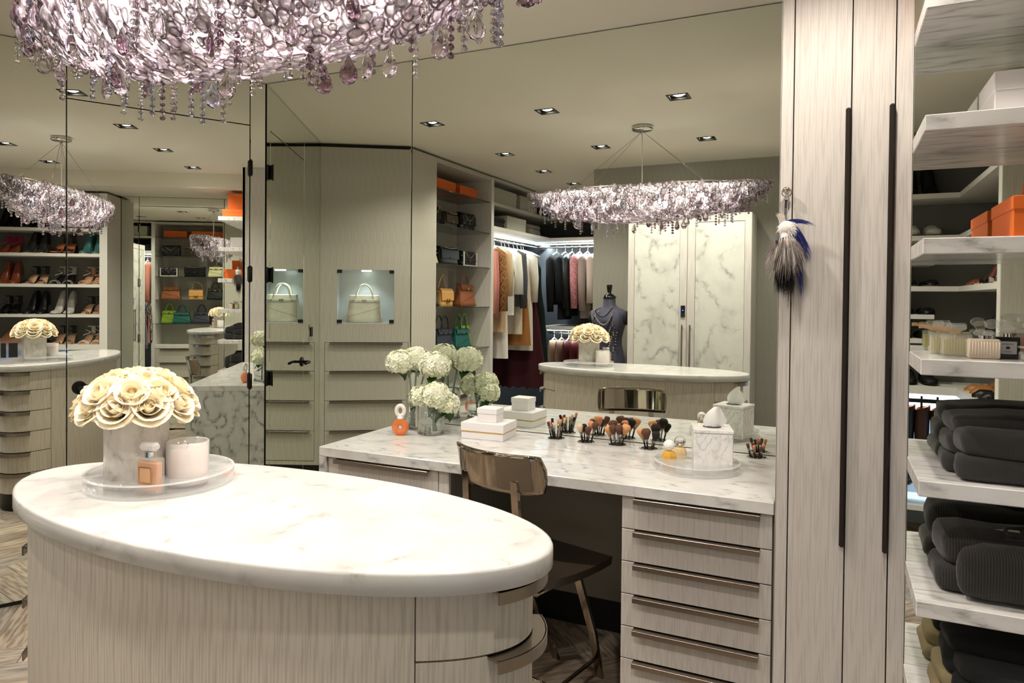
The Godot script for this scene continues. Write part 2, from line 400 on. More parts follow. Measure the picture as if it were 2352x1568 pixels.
func make_tall_cabinet():
	var t := thing("tall_cabinet", "tall limed oak cabinet with two slim doors and long dark handles", "cabinet")
	obj("carcass", G.new().ab(Vector3(-0.142, 0.0, 0.003), Vector3(0.179, H - 0.002, ZS - 0.022)), M.black, t)
	obj("stile", G.new().ab(Vector3(-0.144, 0.0, 0.003), Vector3(-0.1415, H - 0.002, ZS)).ab(Vector3(-0.144, 0.0, ZS - 0.022), Vector3(-0.1115, H - 0.002, ZS), 0.001), M.oak, t)
	obj("stile", G.new().ab(Vector3(0.1405, 0.0, ZS - 0.022), Vector3(0.180, H - 0.002, ZS), 0.001), M.oak, t)
	for b in [[-0.1085, 0.0335], [0.0365, 0.1375]]:
		var d := obj("door", G.new().ab(Vector3(b[0], 0.06, ZS - 0.022), Vector3(b[1], H - 0.006, ZS), 0.001), M.oak, t)
		obj("handle", G.new().ab(Vector3(b[1] - 0.0125, 0.678, ZS - 0.001), Vector3(b[1] + 0.001, 1.87, ZS + 0.019), 0.004), M.bronze, d)

const SHY := [2.05, 1.773, 1.494, 1.219, 0.941, 0.664, 0.390, 0.113]
func make_shelves():
	var what := ["carrying orange hat boxes", "carrying the white box", "carrying the orange gift box", "carrying the perfume bottles", "carrying the charcoal sweaters", "carrying the dark ribbed knits", "carrying the folded trousers", "closest to the floor"]
	for i in 8:
		var t := thing("marble_shelf", "thick white marble floating shelf " + what[i], "shelf", Vector3(0.18, SHY[i], ZS), 0, "floating marble shelves")
		obj("slab", G.new().ab(Vector3(0, -0.037, 0.001), Vector3(XR - 0.185, 0, 0.279), 0.002), M.marbles, t)

func earc(a: float, b: float, th0: float, th1: float, n: int, y: float) -> Array:
	var p := []
	for i in n + 1:
		var th := lerpf(th0, th1, float(i) / n)
		p.append(Vector3(a * cos(th), y, b * sin(th)))
	return p
func eshell(g: G, a: float, b: float, t: float, th0: float, th1: float, y0: float, y1: float, n := 24) -> G:
	# curved panel along an ellipse; th grows clockwise seen from above (x right, z down)
	g.sm()
	var q := [[a - t, b - t, y0], [a, b, y0], [a, b, y1], [a - t, b - t, y1]]
	var rings := []
	for k in q: rings.append(earc(k[0], k[1], th0, th1, n, k[2]))
	for k in 4:
		var r0: Array = rings[k]; var r1: Array = rings[(k + 1) % 4]
		g.s.set_smooth_group([0, 1, 2, 3][k] + 4)
		for i in n: g.quad(r0[i], r1[i], r1[i + 1], r0[i + 1])
	g.sm(false)
	g.quad(rings[0][0], rings[3][0], rings[2][0], rings[1][0])
	g.quad(rings[0][n], rings[1][n], rings[2][n], rings[3][n])
	return g
func make_island():
	var t := thing("oval_island", "oval limed oak dressing island with thick white marble top", "island", Vector3(-1.1215, 0, 1.650), deg_to_rad(1.09))
	var a := 0.676; var b := 0.287
	var g := G.new(); g.s.set_smooth_group(0)
	var rings := []
	for pr in [[-0.004, 0.0], [0.0, 0.004], [0.0, 0.034], [-0.002, 0.038], [-0.007, 0.040]]:
		var r := []
		for i in 96: r.append(Vector3((a + pr[0]) * cos(TAU * i / 96), HI - 0.04 + pr[1], -(b + pr[0]) * sin(TAU * i / 96)))
		rings.append(r)
	g.loft(rings, false, false); g.sm(false); g.fan(rings[0], true); g.fan(rings[-1], false)
	obj("marble_top", g, M.marble, t)
	var ba := 0.638; var bb := 0.262
	var core := G.new(); core.s.set_smooth_group(0)
	rings = []
	for y in [0.0, HI - 0.0405]:
		var r := []
		for i in 64: r.append(Vector3((ba - 0.02) * cos(TAU * i / 64), y, -(bb - 0.02) * sin(TAU * i / 64)))
		rings.append(r)
	core.loft(rings)
	obj("core", core, M.black, t)
	var d := deg_to_rad(38.0); var e := deg_to_rad(0.35)
	obj("side_panel", eshell(G.new(), ba, bb, 0.019, d + e, PI - d - e, 0.08, HI - 0.043, 48), M.oaki, t)
	obj("side_panel", eshell(G.new(), ba, bb, 0.019, PI + d + e, TAU - d - e, 0.08, HI - 0.043, 48), M.oaki, t)
	for k in 2:
		var y := HI - 0.045
		for i in 6:
			var hh := 0.116 if i == 0 else 0.1272
			var o := PI * k
			var dr := obj("drawer", eshell(G.new(), ba, bb, 0.019, o - d, o + d, y - hh + 0.004, y, 28), M.oaki, t)
			var h := deg_to_rad(20.0)
			var hg := eshell(G.new(), ba + 0.026, bb + 0.026, 0.03, o - h, o + h, y - 0.004, y, 20)
			hg.sm(); hg = eshell(hg, ba + 0.028, bb + 0.028, 0.004, o - h, o + h, y - 0.021, y, 20)
			obj("drawer_pull", hg, M.nickel, dr)
			y -= hh

func make_chair():
	var t := thing("steel_chair", "polished steel vanity chair with curved backrest at the kneehole", "chair", Vector3(-0.951, 0, 0.847), deg_to_rad(-16.0))
	# local: -z towards the vanity
	var g := G.new(); g.s.set_smooth_group(0)
	var outl := func(u: float, v: float, off: float) -> Vector3:
		var x := 0.181 * sin(u)
		return Vector3(x * 0.99, 0.822 + v, -0.062 * (1.0 - cos(u)) * 1.5 + 0.012 + off + v * 0.22)
	var n := 20
	var prof := []
	for k in 20:
		var aa := TAU * k / 20
		var cx := signf(cos(aa)) * pow(absf(cos(aa)), 0.28); var cy := signf(sin(aa)) * pow(absf(sin(aa)), 0.28)
		prof.append(Vector2(cx, cy))
	var front := []; var back := []; var rim := []
	# plate: rows across the width
	var grid := func(off: float, shrink: float) -> Array:
		var rows := []
		for i in n + 1:
			var u := lerpf(-1.0, 1.0, float(i) / n)
			var ww := pow(maxf(0.0, 1.0 - pow(absf(u), 7.0)), 0.22)
			var col := []
			for j in 9:
				var v := lerpf(-1.0, 1.0, float(j) / 8)
				col.append(outl.call(u * 1.38 * shrink, v * 0.062 * (0.25 + 0.75 * ww) * shrink, off))
			rows.append(col)
		return rows
	var fA: Array = grid.call(-0.007, 0.985); var fB: Array = grid.call(0.007, 0.985); var mid: Array = grid.call(0.0, 1.0)
	for i in n:
		for j in 8:
			g.quad(fB[i][j], fB[i + 1][j], fB[i + 1][j + 1], fB[i][j + 1])
			g.quad(fA[i + 1][j], fA[i][j], fA[i][j + 1], fA[i + 1][j + 1])
	var loopof := func(rw: Array) -> Array:
		var r := []
		for i in n + 1: r.append(rw[i][0])
		for j in range(1, 9): r.append(rw[n][j])
		for i in range(n - 1, -1, -1): r.append(rw[i][8])
		for j in range(7, 0, -1): r.append(rw[0][j])
		return r
	var la: Array = loopof.call(fA); var lm: Array = loopof.call(mid); var lb: Array = loopof.call(fB)
	g.loft([la, lm, lb], false, false)
	obj("backrest", g, M.steel, t)
	var leg := func(p: Array, w: Vector3, th := 0.012) -> void:
		obj("leg", G.new().strap(p, w, th), M.steel, t)
	leg.call([Vector3(-0.10, 0.80, -0.004), Vector3(-0.105, 0.60, -0.02), Vector3(-0.115, 0.45, -0.03), Vector3(-0.15, 0.0, 0.06)], Vector3(0.026, 0, 0))
	leg.call([Vector3(0.10, 0.80, -0.004), Vector3(0.105, 0.60, -0.02), Vector3(0.115, 0.45, -0.03), Vector3(0.15, 0.0, 0.06)], Vector3(0.026, 0, 0))
	leg.call([Vector3(0.125, 0.44, -0.30), Vector3(0.12, 0.22, -0.40), Vector3(0.078, 0.0, -0.515)], Vector3(0.028, 0, 0))
	leg.call([Vector3(-0.125, 0.44, -0.30), Vector3(-0.12, 0.22, -0.40), Vector3(-0.115, 0.0, -0.515)], Vector3(0.028, 0, 0))
	obj("seat_frame", G.new().box(Vector3(0, 0.447, -0.24), Vector3(0.27, 0.022, 0.33), 0.008), M.steel, t)
	var s := G.new(); s.s.set_smooth_group(0)
	var top := []; var m := 14
	for i in m + 1:
		var row := []
		for j in m + 1:
			var u := lerpf(-1, 1, float(i) / m); var v := lerpf(-1, 1, float(j) / m)
			row.append(Vector3(u * 0.175, 0.478 + 0.026 * u * u * (0.5 + 0.5 * v) - 0.012 * (1.0 - v * v) , -0.25 + v * 0.185))
		top.append(row)
	for i in m:
		for j in m:
			s.quad(top[i][j], top[i][j + 1], top[i + 1][j + 1], top[i + 1][j])
	var rim0 := []; var rim1 := []
	for i in m: rim0.append(top[i][0])
	for j in m: rim0.append(top[m][j])
	for i in range(m, 0, -1): rim0.append(top[i][m])
	for j in range(m, 0, -1): rim0.append(top[0][j])
	for q in rim0: rim1.append(q * Vector3(0.97, 1, 1) - Vector3(0, 0.028, 0))
	s.sm(false); s.loft([rim0, rim1], false, true)
	obj("seat", s, mat(Color(0.19, 0.16, 0.135), 0.22), t)
	obj("stretcher", G.new().tube([Vector3(0.135, 0.10, 0.04), Vector3(0.10, 0.10, -0.46)], 0.007, 8).tube([Vector3(-0.135, 0.10, 0.04), Vector3(-0.118, 0.10, -0.46)], 0.007, 8), M.steel, t)
	obj("crossbar", G.new().tube([Vector3(-0.127, 0.1, -0.2), Vector3(0.118, 0.1, -0.2)], 0.007, 8), M.steel, t)

func make_niche_cabinet():
	var t := thing("niche_cabinet", "limed oak cabinet with a lit glass-fronted handbag niche above drawers", "cabinet")
	t.transform = Transform3D(NB(), Vector3(XE, 0, 1.583))
	var x0 := 0.123; var x1 := 0.527; var y0 := 1.153; var y1 := 1.536
	var g := G.new()
	g.ab(Vector3(0.0, 0.132, -0.02), Vector3(0.018, 2.41, 0), 0.0).ab(Vector3(0.614, 0.132, -0.02), Vector3(0.6488, 2.41, 0))
	g.ab(Vector3(0.018, y1, -0.02), Vector3(0.614, 2.41, 0)).ab(Vector3(0.018, 1.0145, -0.02), Vector3(0.614, y0, 0))
	g.ab(Vector3(0.018, y0, -0.02), Vector3(x0, y1, 0)).ab(Vector3(x1, y0, -0.02), Vector3(0.614, y1, 0)).ab(Vector3(0.018, 0.132, -0.02), Vector3(0.614, 0.158, 0))
	obj("front_panel", g, M.oakg, t)
	obj("carcass", G.new().ab(Vector3(0, 0, -0.4), Vector3(0.6488, 1.012, -0.03)).ab(Vector3(0, y1 + 0.03, -0.4), Vector3(0.6488, H - 0.002, -0.03)).ab(Vector3(0, 1.012, -0.4), Vector3(x0 - 0.012, y1 + 0.03, -0.03)).ab(Vector3(x1 + 0.012, 1.012, -0.4), Vector3(0.6488, y1 + 0.03, -0.03)).ab(Vector3(x0 - 0.012, 1.012, -0.4), Vector3(x1 + 0.012, y1 + 0.03, -0.27)), M.black, t)
	obj("niche_lining", G.new().ab(Vector3(x0 - 0.01, y0 - 0.012, -0.24), Vector3(x1 + 0.01, y0, -0.0205)).ab(Vector3(x0 - 0.01, y1, -0.24), Vector3(x1 + 0.01, y1 + 0.012, -0.0205)).ab(Vector3(x0 - 0.012, y0 - 0.012, -0.25), Vector3(x1 + 0.012, y1 + 0.012, -0.24)).ab(Vector3(x0 - 0.011, y0, -0.24), Vector3(x0 - 0.0005, y1, -0.0205)).ab(Vector3(x1 + 0.0005, y0, -0.24), Vector3(x1 + 0.011, y1, -0.0205)), mat(Color(0.72, 0.74, 0.74), 0.35, 0.5), t)
	obj("glass_pane", G.new().ab(Vector3(x0 + 0.002, y0 + 0.002, -0.006), Vector3(x1 - 0.002, y1 - 0.002, -0.001)), M.glass, t)
	for q in [[x0, y0], [x1 - 0.034, y0], [x0, y1 - 0.024], [x1 - 0.034, y1 - 0.024]]:
		if q[0] > 0.3 and q[1] < 1.3: pass
		obj("glass_clip", G.new().ab(Vector3(q[0], q[1], -0.01), Vector3(q[0] + 0.034, q[1] + 0.024, 0.006), 0.001), M.clip, t)
	var ys := [1.0125, 0.8055, 0.5925, 0.3765, 0.16]
	for i in 4:
		var d := obj("drawer", G.new().ab(Vector3(0.0205, ys[i + 1] + 0.002, -0.02), Vector3(0.6115, ys[i] - 0.001, 0.0), 0.001), M.oakg, t)
		obj("drawer_pull", pull(G.new(), Vector3(0.318, ys[i] - 0.001, 0), 0.517), M.nickel, d)
	var lb := obj("light_strip", G.new().ab(Vector3(0.29, y1 - 0.008, -0.13), Vector3(0.36, y1 - 0.002, -0.09)), glow(Color(0.93, 0.98, 1.0), 6.0), t)
	var l := SpotLight3D.new(); l.name = "niche_spot"; l.light_color = Color(0.93, 0.98, 1.0); l.light_energy = 0.22; l.spot_angle = 60; l.spot_angle_attenuation = 0.8; l.spot_range = 3; l.spot_attenuation = 2.0; l.light_size = 0.02; l.shadow_enabled = true
	l.position = Vector3(0.325, y1 - 0.012, -0.11); l.rotation.x = -PI / 2; t.add_child(l)
	obj("toe_kick", G.new().ab(Vector3(0, 0, -0.1), Vector3(0.6488, 0.13, -0.06)), M.black, t)

const GSH := [2.197, 1.918, 1.61, 1.262, 0.905]
func make_bag_cabinet():
	var t := thing("handbag_cabinet", "open oak display cabinet with glass shelves of designer handbags", "cabinet")
	var xb := XE - 0.35
	var g := G.new()
	g.ab(Vector3(XE - 0.02, 0.1, 1.585), Vector3(XE, 2.42, 1.938), 0.001)
	obj("side_panel", g, M.oakg, t)
	obj("divider", G.new().ab(Vector3(XE - 0.36, 0.0, 2.905), Vector3(XE, 2.42, 2.957), 0.001), M.oakw, t)
	obj("carcass", G.new().ab(Vector3(xb, 0.0, 1.938), Vector3(XE - 0.02, 0.535, 2.904)), M.oakd, t)
	obj("side_lining", G.new().ab(Vector3(xb, 0.53, 1.926), Vector3(XE - 0.0205, 2.42, 1.938)), M.oakg, t)
	obj("back_panel", G.new().ab(Vector3(xb - 0.02, 0.0, 1.93), Vector3(xb, 2.42, 2.955)), M.oakg, t)
	obj("top_panel", G.new().ab(Vector3(xb, 2.385, 1.939), Vector3(XE, 2.42, 2.904), 0.001), M.oakg, t)
	obj("counter", G.new().ab(Vector3(xb, 0.537, 1.9385), Vector3(XE + 0.004, 0.587, 2.9045), 0.001), M.oakw, t)
	for y in GSH: obj("glass_shelf", G.new().ab(Vector3(xb + 0.003, y - 0.008, 1.9395), Vector3(XE - 0.012, y, 2.904), 0.001), M.glassd, t)
	var ys := [0.535, 0.325, 0.105]
	for i in 2:
		var d := obj("drawer", G.new().ab(Vector3(XE - 0.019, ys[i + 1], 1.941), Vector3(XE, ys[i] - 0.003, 2.902), 0.001), M.oakg, t)
		var pg := G.new().at(Vector3(XE, ys[i] - 0.003, 2.4215), Basis(Vector3.UP, PI / 2)); pull(pg, Vector3.ZERO, 0.82)
		obj("drawer_pull", pg, M.nickel, d)

func led(par: Node, a: Vector3, b: Vector3, col: Color, e: float, k: float):
	var d := b - a; var ln := d.length()
	var o := obj("led_strip", G.new().ab(a - Vector3(0.004, 0.004, 0.004), b + Vector3(0.004, 0.004, 0.004)), glow(col, e), par)
	var l := AreaLight3D.new(); l.name = "led_light"; l.area_size = Vector2(ln, 0.02) if absf(d.x) > absf(d.z) else Vector2(0.02, ln)
	l.area_normalize_energy = true; l.light_color = col; l.light_energy = k; l.shadow_enabled = true; l.position = (a + b) / 2 - Vector3(0, 0.006, 0); l.rotation.x = -PI / 2
	par.add_child(l, true)
func make_closet():
	var t := thing("open_closet", "open hanging closet with upper shelves and lit clothes rails", "closet")
	var zb := 4.955; var xb := -3.385
	obj("back_panel", G.new().ab(Vector3(xb, 0, 2.958), Vector3(xb + 0.015, 2.42, zb)).ab(Vector3(xb, 0, zb - 0.015), Vector3(-1.86, 2.42, zb)), M.slate, t)
	obj("fascia", G.new().ab(Vector3(XE - 0.03, 2.40, 2.958), Vector3(XE, 2.425, 4.33)).ab(Vector3(XE, 2.40, 4.33), Vector3(-1.86, 2.425, 4.36)), M.oakg, t)
	var L := func(y0: float, y1: float) -> G:
		return G.new().prism([Vector2(xb + 0.015, 2.958), Vector2(XE, 2.958), Vector2(XE, 4.35), Vector2(-1.859, 4.35), Vector2(-1.859, zb - 0.015), Vector2(xb + 0.015, zb - 0.015)], y0, y1)
	obj("shelf", L.call(2.177, 2.204), M.oakg, t)
	obj("shelf", L.call(1.958, 1.989), M.shelfw, t)
	obj("lower_shelf", G.new().ab(Vector3(-2.9, 1.005, 4.35), Vector3(-1.859, 1.038, zb - 0.015), 0.001), M.shelfw, t)
	obj("toe_board", G.new().ab(Vector3(xb + 0.015, 0.0, 2.958), Vector3(XE - 0.05, 0.08, 4.9)), M.slate, t)
	for r in [[Vector3(-3.06, 1.912, 2.96), Vector3(-3.06, 1.912, 4.93)], [Vector3(-3.03, 1.908, 4.62), Vector3(-1.862, 1.908, 4.62)], [Vector3(-2.88, 0.955, 4.62), Vector3(-1.862, 0.955, 4.62)]]:
		obj("rail", G.new().tube([r[0], r[1]], 0.011, 10), M.nickel, t)
		var off := Vector3(0.05, 0.03, 0) if absf(r[1].z - r[0].z) > 0.1 else Vector3(0, 0.03, -0.06)
		led(t, r[0] + off, r[1] + off, Color(0.90, 0.955, 1.0), 7.0, 0.9 if r[0].y > 1.5 else 0.5)

func make_stone_cabinet():
	var t := thing("stone_cabinet", "tall double-door cabinet with marble panels and a blue-lit keypad", "cabinet", Vector3(0, 0, 0))
	var z := 2.6
	obj("carcass", G.new().ab(Vector3(-1.448, 0.0, z + 0.024), Vector3(-0.542, 1.98, ZF - 0.014), 0.002), M.oakg, t)
	var fr := func(x0: float, x1: float, p0: float, p1: float, nm: String) -> Node:
		var g := G.new()
		g.ab(Vector3(x0, 0.1, z), Vector3(p0, 1.978, z + 0.022), 0.001).ab(Vector3(p1, 0.1, z), Vector3(x1, 1.978, z + 0.022), 0.001).ab(Vector3(p0, 1.919, z), Vector3(p1, 1.978, z + 0.022), 0.001).ab(Vector3(p0, 0.1, z), Vector3(p1, 0.16, z + 0.022), 0.001)
		var d := obj(nm, g, M.oakw, t)
		obj("marble_panel", G.new().ab(Vector3(p0 + 0.002, 0.162, z + 0.004), Vector3(p1 - 0.002, 1.917, z + 0.02)), M.marblef, d)
		return d
	var a: Node = fr.call(-1.447, -0.9985, -1.400, -1.052, "door")
	var b: Node = fr.call(-0.9955, -0.543, -0.940, -0.589, "door")
	obj("handle", G.new().box(Vector3(-1.026, 0.955, z - 0.03), Vector3(0.011, 0.40, 0.011), 0.003).box(Vector3(-1.026, 1.13, z - 0.014), Vector3(0.008, 0.008, 0.03)).box(Vector3(-1.026, 0.78, z - 0.014), Vector3(0.008, 0.008, 0.03)), M.nickel, a)
	obj("handle", G.new().box(Vector3(-0.967, 0.955, z - 0.03), Vector3(0.011, 0.40, 0.011), 0.003).box(Vector3(-0.967, 1.13, z - 0.014), Vector3(0.008, 0.008, 0.03)).box(Vector3(-0.967, 0.78, z - 0.014), Vector3(0.008, 0.008, 0.03)), M.nickel, b)
	obj("keypad", G.new().box(Vector3(-1.024, 1.254, z - 0.004), Vector3(0.032, 0.088, 0.008), 0.002), mat(Color(0.24, 0.24, 0.24), 0.3, 0.7), a)
	obj("keypad_screen", G.new().box(Vector3(-1.024, 1.262, z - 0.0085), Vector3(0.018, 0.04, 0.002)), mat(Color(0.05, 0.06, 0.25), 0.2), a)
	obj("blue_light", G.new().at(Vector3(-1.024, 1.262, z - 0.010)).ball(Vector3.ZERO, Vector3(0.0045, 0.0045, 0.002)), glow(Color(0.15, 0.3, 1.0), 5.0), a)

func make_shoe_closet():
	var t := thing("shoe_closet", "corner shoe closet with white shelves and a lit boot bay", "closet")
	var xf := 0.62
	obj("end_panel", G.new().ab(Vector3(xf, 0.0, 2.02), Vector3(XR - 0.002, 2.285, 2.04)).ab(Vector3(xf, 0.0, 2.04), Vector3(xf + 0.02, 2.285, 2.088), 0.001), M.oakg, t)
	obj("carcass", G.new().ab(Vector3(xf + 0.02, 0.0, 2.04), Vector3(XR - 0.002, 2.285, 2.086)), M.oakd, t)
	obj("stile_edge", G.new().ab(Vector3(xf - 0.003, 0.0, 2.02), Vector3(xf, 2.285, 2.088)), M.shelfw, t)
	obj("top_panel", G.new().ab(Vector3(xf, 2.238, 2.088), Vector3(XR - 0.002, 2.285, 3.46)).ab(Vector3(-0.01, 2.238, 3.14), Vector3(xf, 2.285, 3.46)), M.oakg, t)
	obj("back_panel", G.new().ab(Vector3(XR - 0.012, 0.85, 2.088), Vector3(XR, 2.24, 3.455)).ab(Vector3(-0.015, 0.85, 3.455), Vector3(XR, 2.24, 3.467)), mat(Color(0.48, 0.48, 0.46), 0.8), t)
	obj("boot_bay_back", G.new().ab(Vector3(-0.015, 0.0, 3.455), Vector3(XR, 0.85, 3.467)).ab(Vector3(XR - 0.012, 0.0, 2.088), Vector3(XR, 0.85, 3.455)), mat(Color(0.70, 0.76, 0.84), 0.7), t)
	obj("end_lining", G.new().ab(Vector3(-0.018, 0.0, 3.14), Vector3(-0.005, 2.24, 3.455)), M.oakd, t)
	for y in [1.953, 1.718, 1.432, 0.868, 0.186]:
		var th := 0.046 if y < 1.0 and y > 0.5 else 0.028
		obj("shelf", G.new().prism([Vector2(-0.004, 3.14), Vector2(xf, 3.14), Vector2(xf, 2.0885), Vector2(XR - 0.013, 2.0885), Vector2(XR - 0.013, 3.4545), Vector2(-0.004, 3.4545)], y - th, y), M.shelfw, t)
	obj("short_shelf", G.new().ab(Vector3(xf + 0.001, 1.124, 2.0885), Vector3(XR - 0.013, 1.152, 3.139)), M.shelfw, t)
	for y in [1.578, 1.272, 1.135]: obj("short_shelf", G.new().ab(Vector3(-0.004, y - 0.026, 3.141), Vector3(0.51, y, 3.4545), 0.001), M.shelfw, t)
	obj("boot_rail", G.new().ab(Vector3(-0.004, 0.755, 3.28), Vector3(XR - 0.02, 0.778, 3.30)), M.black, t)
	led(t, Vector3(0.02, 0.816, 3.38), Vector3(0.9, 0.816, 3.38), Color(0.86, 0.93, 1.0), 6.0, 0.55)

# ------------------------------------------------------------------ chandelier
func make_chandelier():
	var t := thing("crystal_chandelier", "long boat-shaped crystal chandelier with lilac drops over the island", "chandelier", Vector3(-1.114, 0, 1.66))
	var yr := 2.045; var L := 0.785; var W := 0.19; var D := 0.205
	obj("canopy", G.new().sm().lathe([[0.0, H - 0.028], [0.06, H - 0.028], [0.066, H - 0.022], [0.066, H - 0.004], [0.062, H - 0.0005], [0.0, H - 0.0005]], 32), M.chrome, t)
	var hw := func(u: float) -> float: return W * pow(maxf(0.0, 1.0 - pow(absf(u), 2.2)), 0.62)
	var dp := func(u: float) -> float: return D * pow(maxf(0.0, 1.0 - pow(absf(u), 2.4)), 0.75)
	var rimp := []
	for i in 72:
		var a := TAU * i / 72; var u := cos(a)
		rimp.append(Vector3(L * u, yr, signf(sin(a)) * float(hw.call(u))))
	obj("rim_frame", G.new().tube(rimp, 0.004, 6, false, true), M.nickel, t)
	var ribs := G.new()
	for i in range(-4, 5):
		var u := i / 4.8; var p := []
		for k in 13:
			var a := PI * k / 12; p.append(Vector3(L * u, yr - sin(a) * float(dp.call(u)), cos(a) * float(hw.call(u))))
		ribs.tube(p, 0.0025, 5)
	obj("rib_frame", ribs, M.nickel, t)
	for q in [[-0.42, 0.12], [-0.42, -0.12], [0.42, 0.12], [0.42, -0.12]]:
		obj("suspension_wire", G.new().tube([Vector3(q[0] * 0.02, H - 0.04, 0), Vector3(q[0], yr, q[1])], 0.0012, 5), M.nickel, t)
	obj("power_cord", G.new().tube([Vector3(0, H - 0.03, 0), Vector3(0.004, yr - 0.05, 0)], 0.003, 6), M.paperw, t)
	obj("stem", G.new().sm().lathe([[0.0, H - 0.05], [0.008, H - 0.05], [0.008, H - 0.027], [0.0, H - 0.027]], 12), M.chrome, t)
	var lid := G.new(); lid.sm(false)
	var la := []; var lb := []
	for i in 48:
		var a := -TAU * i / 48; var u := cos(a) * 0.94
		la.append(Vector3(L * u, yr - 0.012, signf(sin(a)) * float(hw.call(u)) * 0.9)); lb.append(la[-1] + Vector3(0, 0.003, 0))
	lid.loft([la, lb])
	obj("reflector_plate", lid, mat(Color(0.86, 0.86, 0.86), 0.35, 0.6), t)
	# lamps inside
	var gm := glow(Color(1.0, 0.98, 0.97), 3.0)
	var bm := G.new().ball(Vector3.ZERO, Vector3(0.021, 0.026, 0.021), 12, 8).mesh()
	for i in range(-5, 6):
		var u := i / 6.2
		for s in [-1, 1]:
			if absi(i) == 5 and s > 0: continue
			var b := obj("bulb", bm, gm, t); b.position = Vector3(L * u, yr - 0.070 * (1.0 - u * u) - 0.030, s * 0.42 * float(hw.call(u)))
			if s == (1 if i % 2 else -1):
				var l := OmniLight3D.new(); l.name = "bulb_light"; l.light_color = Color(1.0, 0.97, 0.94); l.light_energy = E_CHAND; l.omni_range = 9; l.omni_attenuation = 2.0; l.light_size = 0.02; l.shadow_enabled = true; l.position = b.position; t.add_child(l, true)
	# crystals: a clear domed lens with a darker, tinted edge
	var lens_m := [glass(Color(0.95, 0.93, 0.94), 0.20), glass(Color(0.92, 0.90, 0.94), 0.26), glass(Color(0.82, 0.76, 0.80), 0.34)]
	var edge_m := [glass(Color(0.42, 0.33, 0.34), 0.62), glass(Color(0.50, 0.42, 0.48), 0.58), glass(Color(0.72, 0.68, 0.70), 0.5), glass(Color(0.34, 0.25, 0.30), 0.7)]
	var mats := [solid_glass(Color(0.96, 0.95, 0.96), 0.0, 0.055), solid_glass(Color(0.86, 0.80, 0.84), 0.0, 0.055), solid_glass(Color(0.95, 0.93, 0.94), 0.0, 0.055), solid_glass(Color(0.66, 0.54, 0.60), 0.0, 0.055), solid_glass(Color(0.84, 0.84, 0.92), 0.0, 0.055), solid_glass(Color(0.90, 0.86, 0.86), 0.0, 0.055)]
	var lens := G.new(); lens.at(Vector3.ZERO, Basis(Vector3.RIGHT, PI / 2)).sm(false).lathe([[0.0115, 0.0], [0.009, 0.0045], [0.0045, 0.0065], [0.0, 0.007]], 11)
	var drop := G.new(); drop.sm(true).lathe([[0.0, -0.030], [0.011, -0.026], [0.018, -0.014], [0.017, 0.0], [0.010, 0.014], [0.003, 0.027], [0.0, 0.030]], 14, Vector3(), Vector3(1, 1, 0.5))
	var ring := G.new(); var rp := []
	for i in 15: rp.append(Vector3(cos(TAU * i / 15) * 0.0122, sin(TAU * i / 15) * 0.0122, 0))
	ring.tube(rp, 0.0022, 6, false, true)
	var shapes := [lens.mesh(), ring.mesh(), drop.mesh()]
	var buckets := {}
	var singles := 0
	for i in 3800:
		var u := R.randf_range(-0.985, 0.985)
		var a := R.randf_range(0.0, PI)
		var w: float = hw.call(u); var dd: float = dp.call(u)
		if R.randf() > (0.40 + 0.60 * w / W): continue
		var lay := 0.95 + R.randf() * 0.09
		var p := Vector3(L * u, yr - 0.004 - sin(a) * dd * lay, cos(a) * w * lay)
		var nn := Vector3(0.25 * u, -sin(a) * w, cos(a) * dd).normalized()
		if nn.length() < 0.1: nn = Vector3(signf(u), 0, 0)
		var down := (Vector3.DOWN - nn * Vector3.DOWN.dot(nn)) + Vector3(rb(0.5), 0.0, rb(0.3))
		if down.length() < 0.3: down = Vector3(1, 0, 0.2)
		var yv := (-down).normalized(); var zv := (nn + Vector3(rb(0.35), rb(0.35), rb(0.35))).normalized(); var xv := yv.cross(zv).normalized(); zv = xv.cross(yv)
		var sc := R.randf_range(0.62, 1.12)
		var tr := Transform3D(Basis(xv * sc, yv * sc * R.randf_range(1.0, 1.5), zv * sc), p)
		var li: int = [0, 0, 1, 2][R.randi() % 4]; var ei := R.randi() % 4
		if singles < 230 and cos(a) > 0.1 and u > -0.9 and R.randf() < 0.5 and lay > 1.0:
			var o := obj("crystal", shapes[0], lens_m[li], t); o.transform = tr; singles += 1
			obj("crystal_edge", shapes[1], edge_m[ei], o)
		else:
			for q in [[0, li], [1, ei]]:
				if not buckets.has(q): buckets[q] = []
				buckets[q].append(tr)
	for q in buckets: multi("crystal_mass" if q[0] == 0 else "crystal_edges", shapes[q[0]], lens_m[q[1]] if q[0] == 0 else edge_m[q[1]], buckets[q], t)
	# hanging bead strands
	var bead := G.new(); bead.sm(false).lathe([[0.0, -0.0062], [0.0045, -0.0045], [0.0066, 0.0], [0.0045, 0.0045], [0.0, 0.0062]], 8)
	var strand := {}
	for k in range(2, 7):
		var g := G.new()
		var y := 0.0
		g.tube([Vector3(0, 0.012, 0), Vector3(0, -0.0165 * k + 0.008, 0)], 0.0006, 4)
		for j in k:
			g.at(Vector3(0, y - 0.008, 0)).sm(false).lathe([[0.0, -0.0068], [0.0048, -0.0048], [0.007, 0.0], [0.0048, 0.0048], [0.0, 0.0068]], 8)
			y -= 0.0165
		g.at(Vector3.ZERO)
		strand[k] = g.mesh()
	for i in 150:
		var u := R.randf_range(-0.98, 0.98); var a := R.randf_range(0.12, PI - 0.12)
		var w: float = hw.call(u); var dd: float = dp.call(u)
		var k := 2 + R.randi() % 5
		var o := obj("bead_strand", strand[k], mats[R.randi() % 6], t)
		o.position = Vector3(L * u, yr - 0.008 - sin(a) * dd * 1.03, cos(a) * w * 1.05); o.rotation.y = R.randf() * TAU
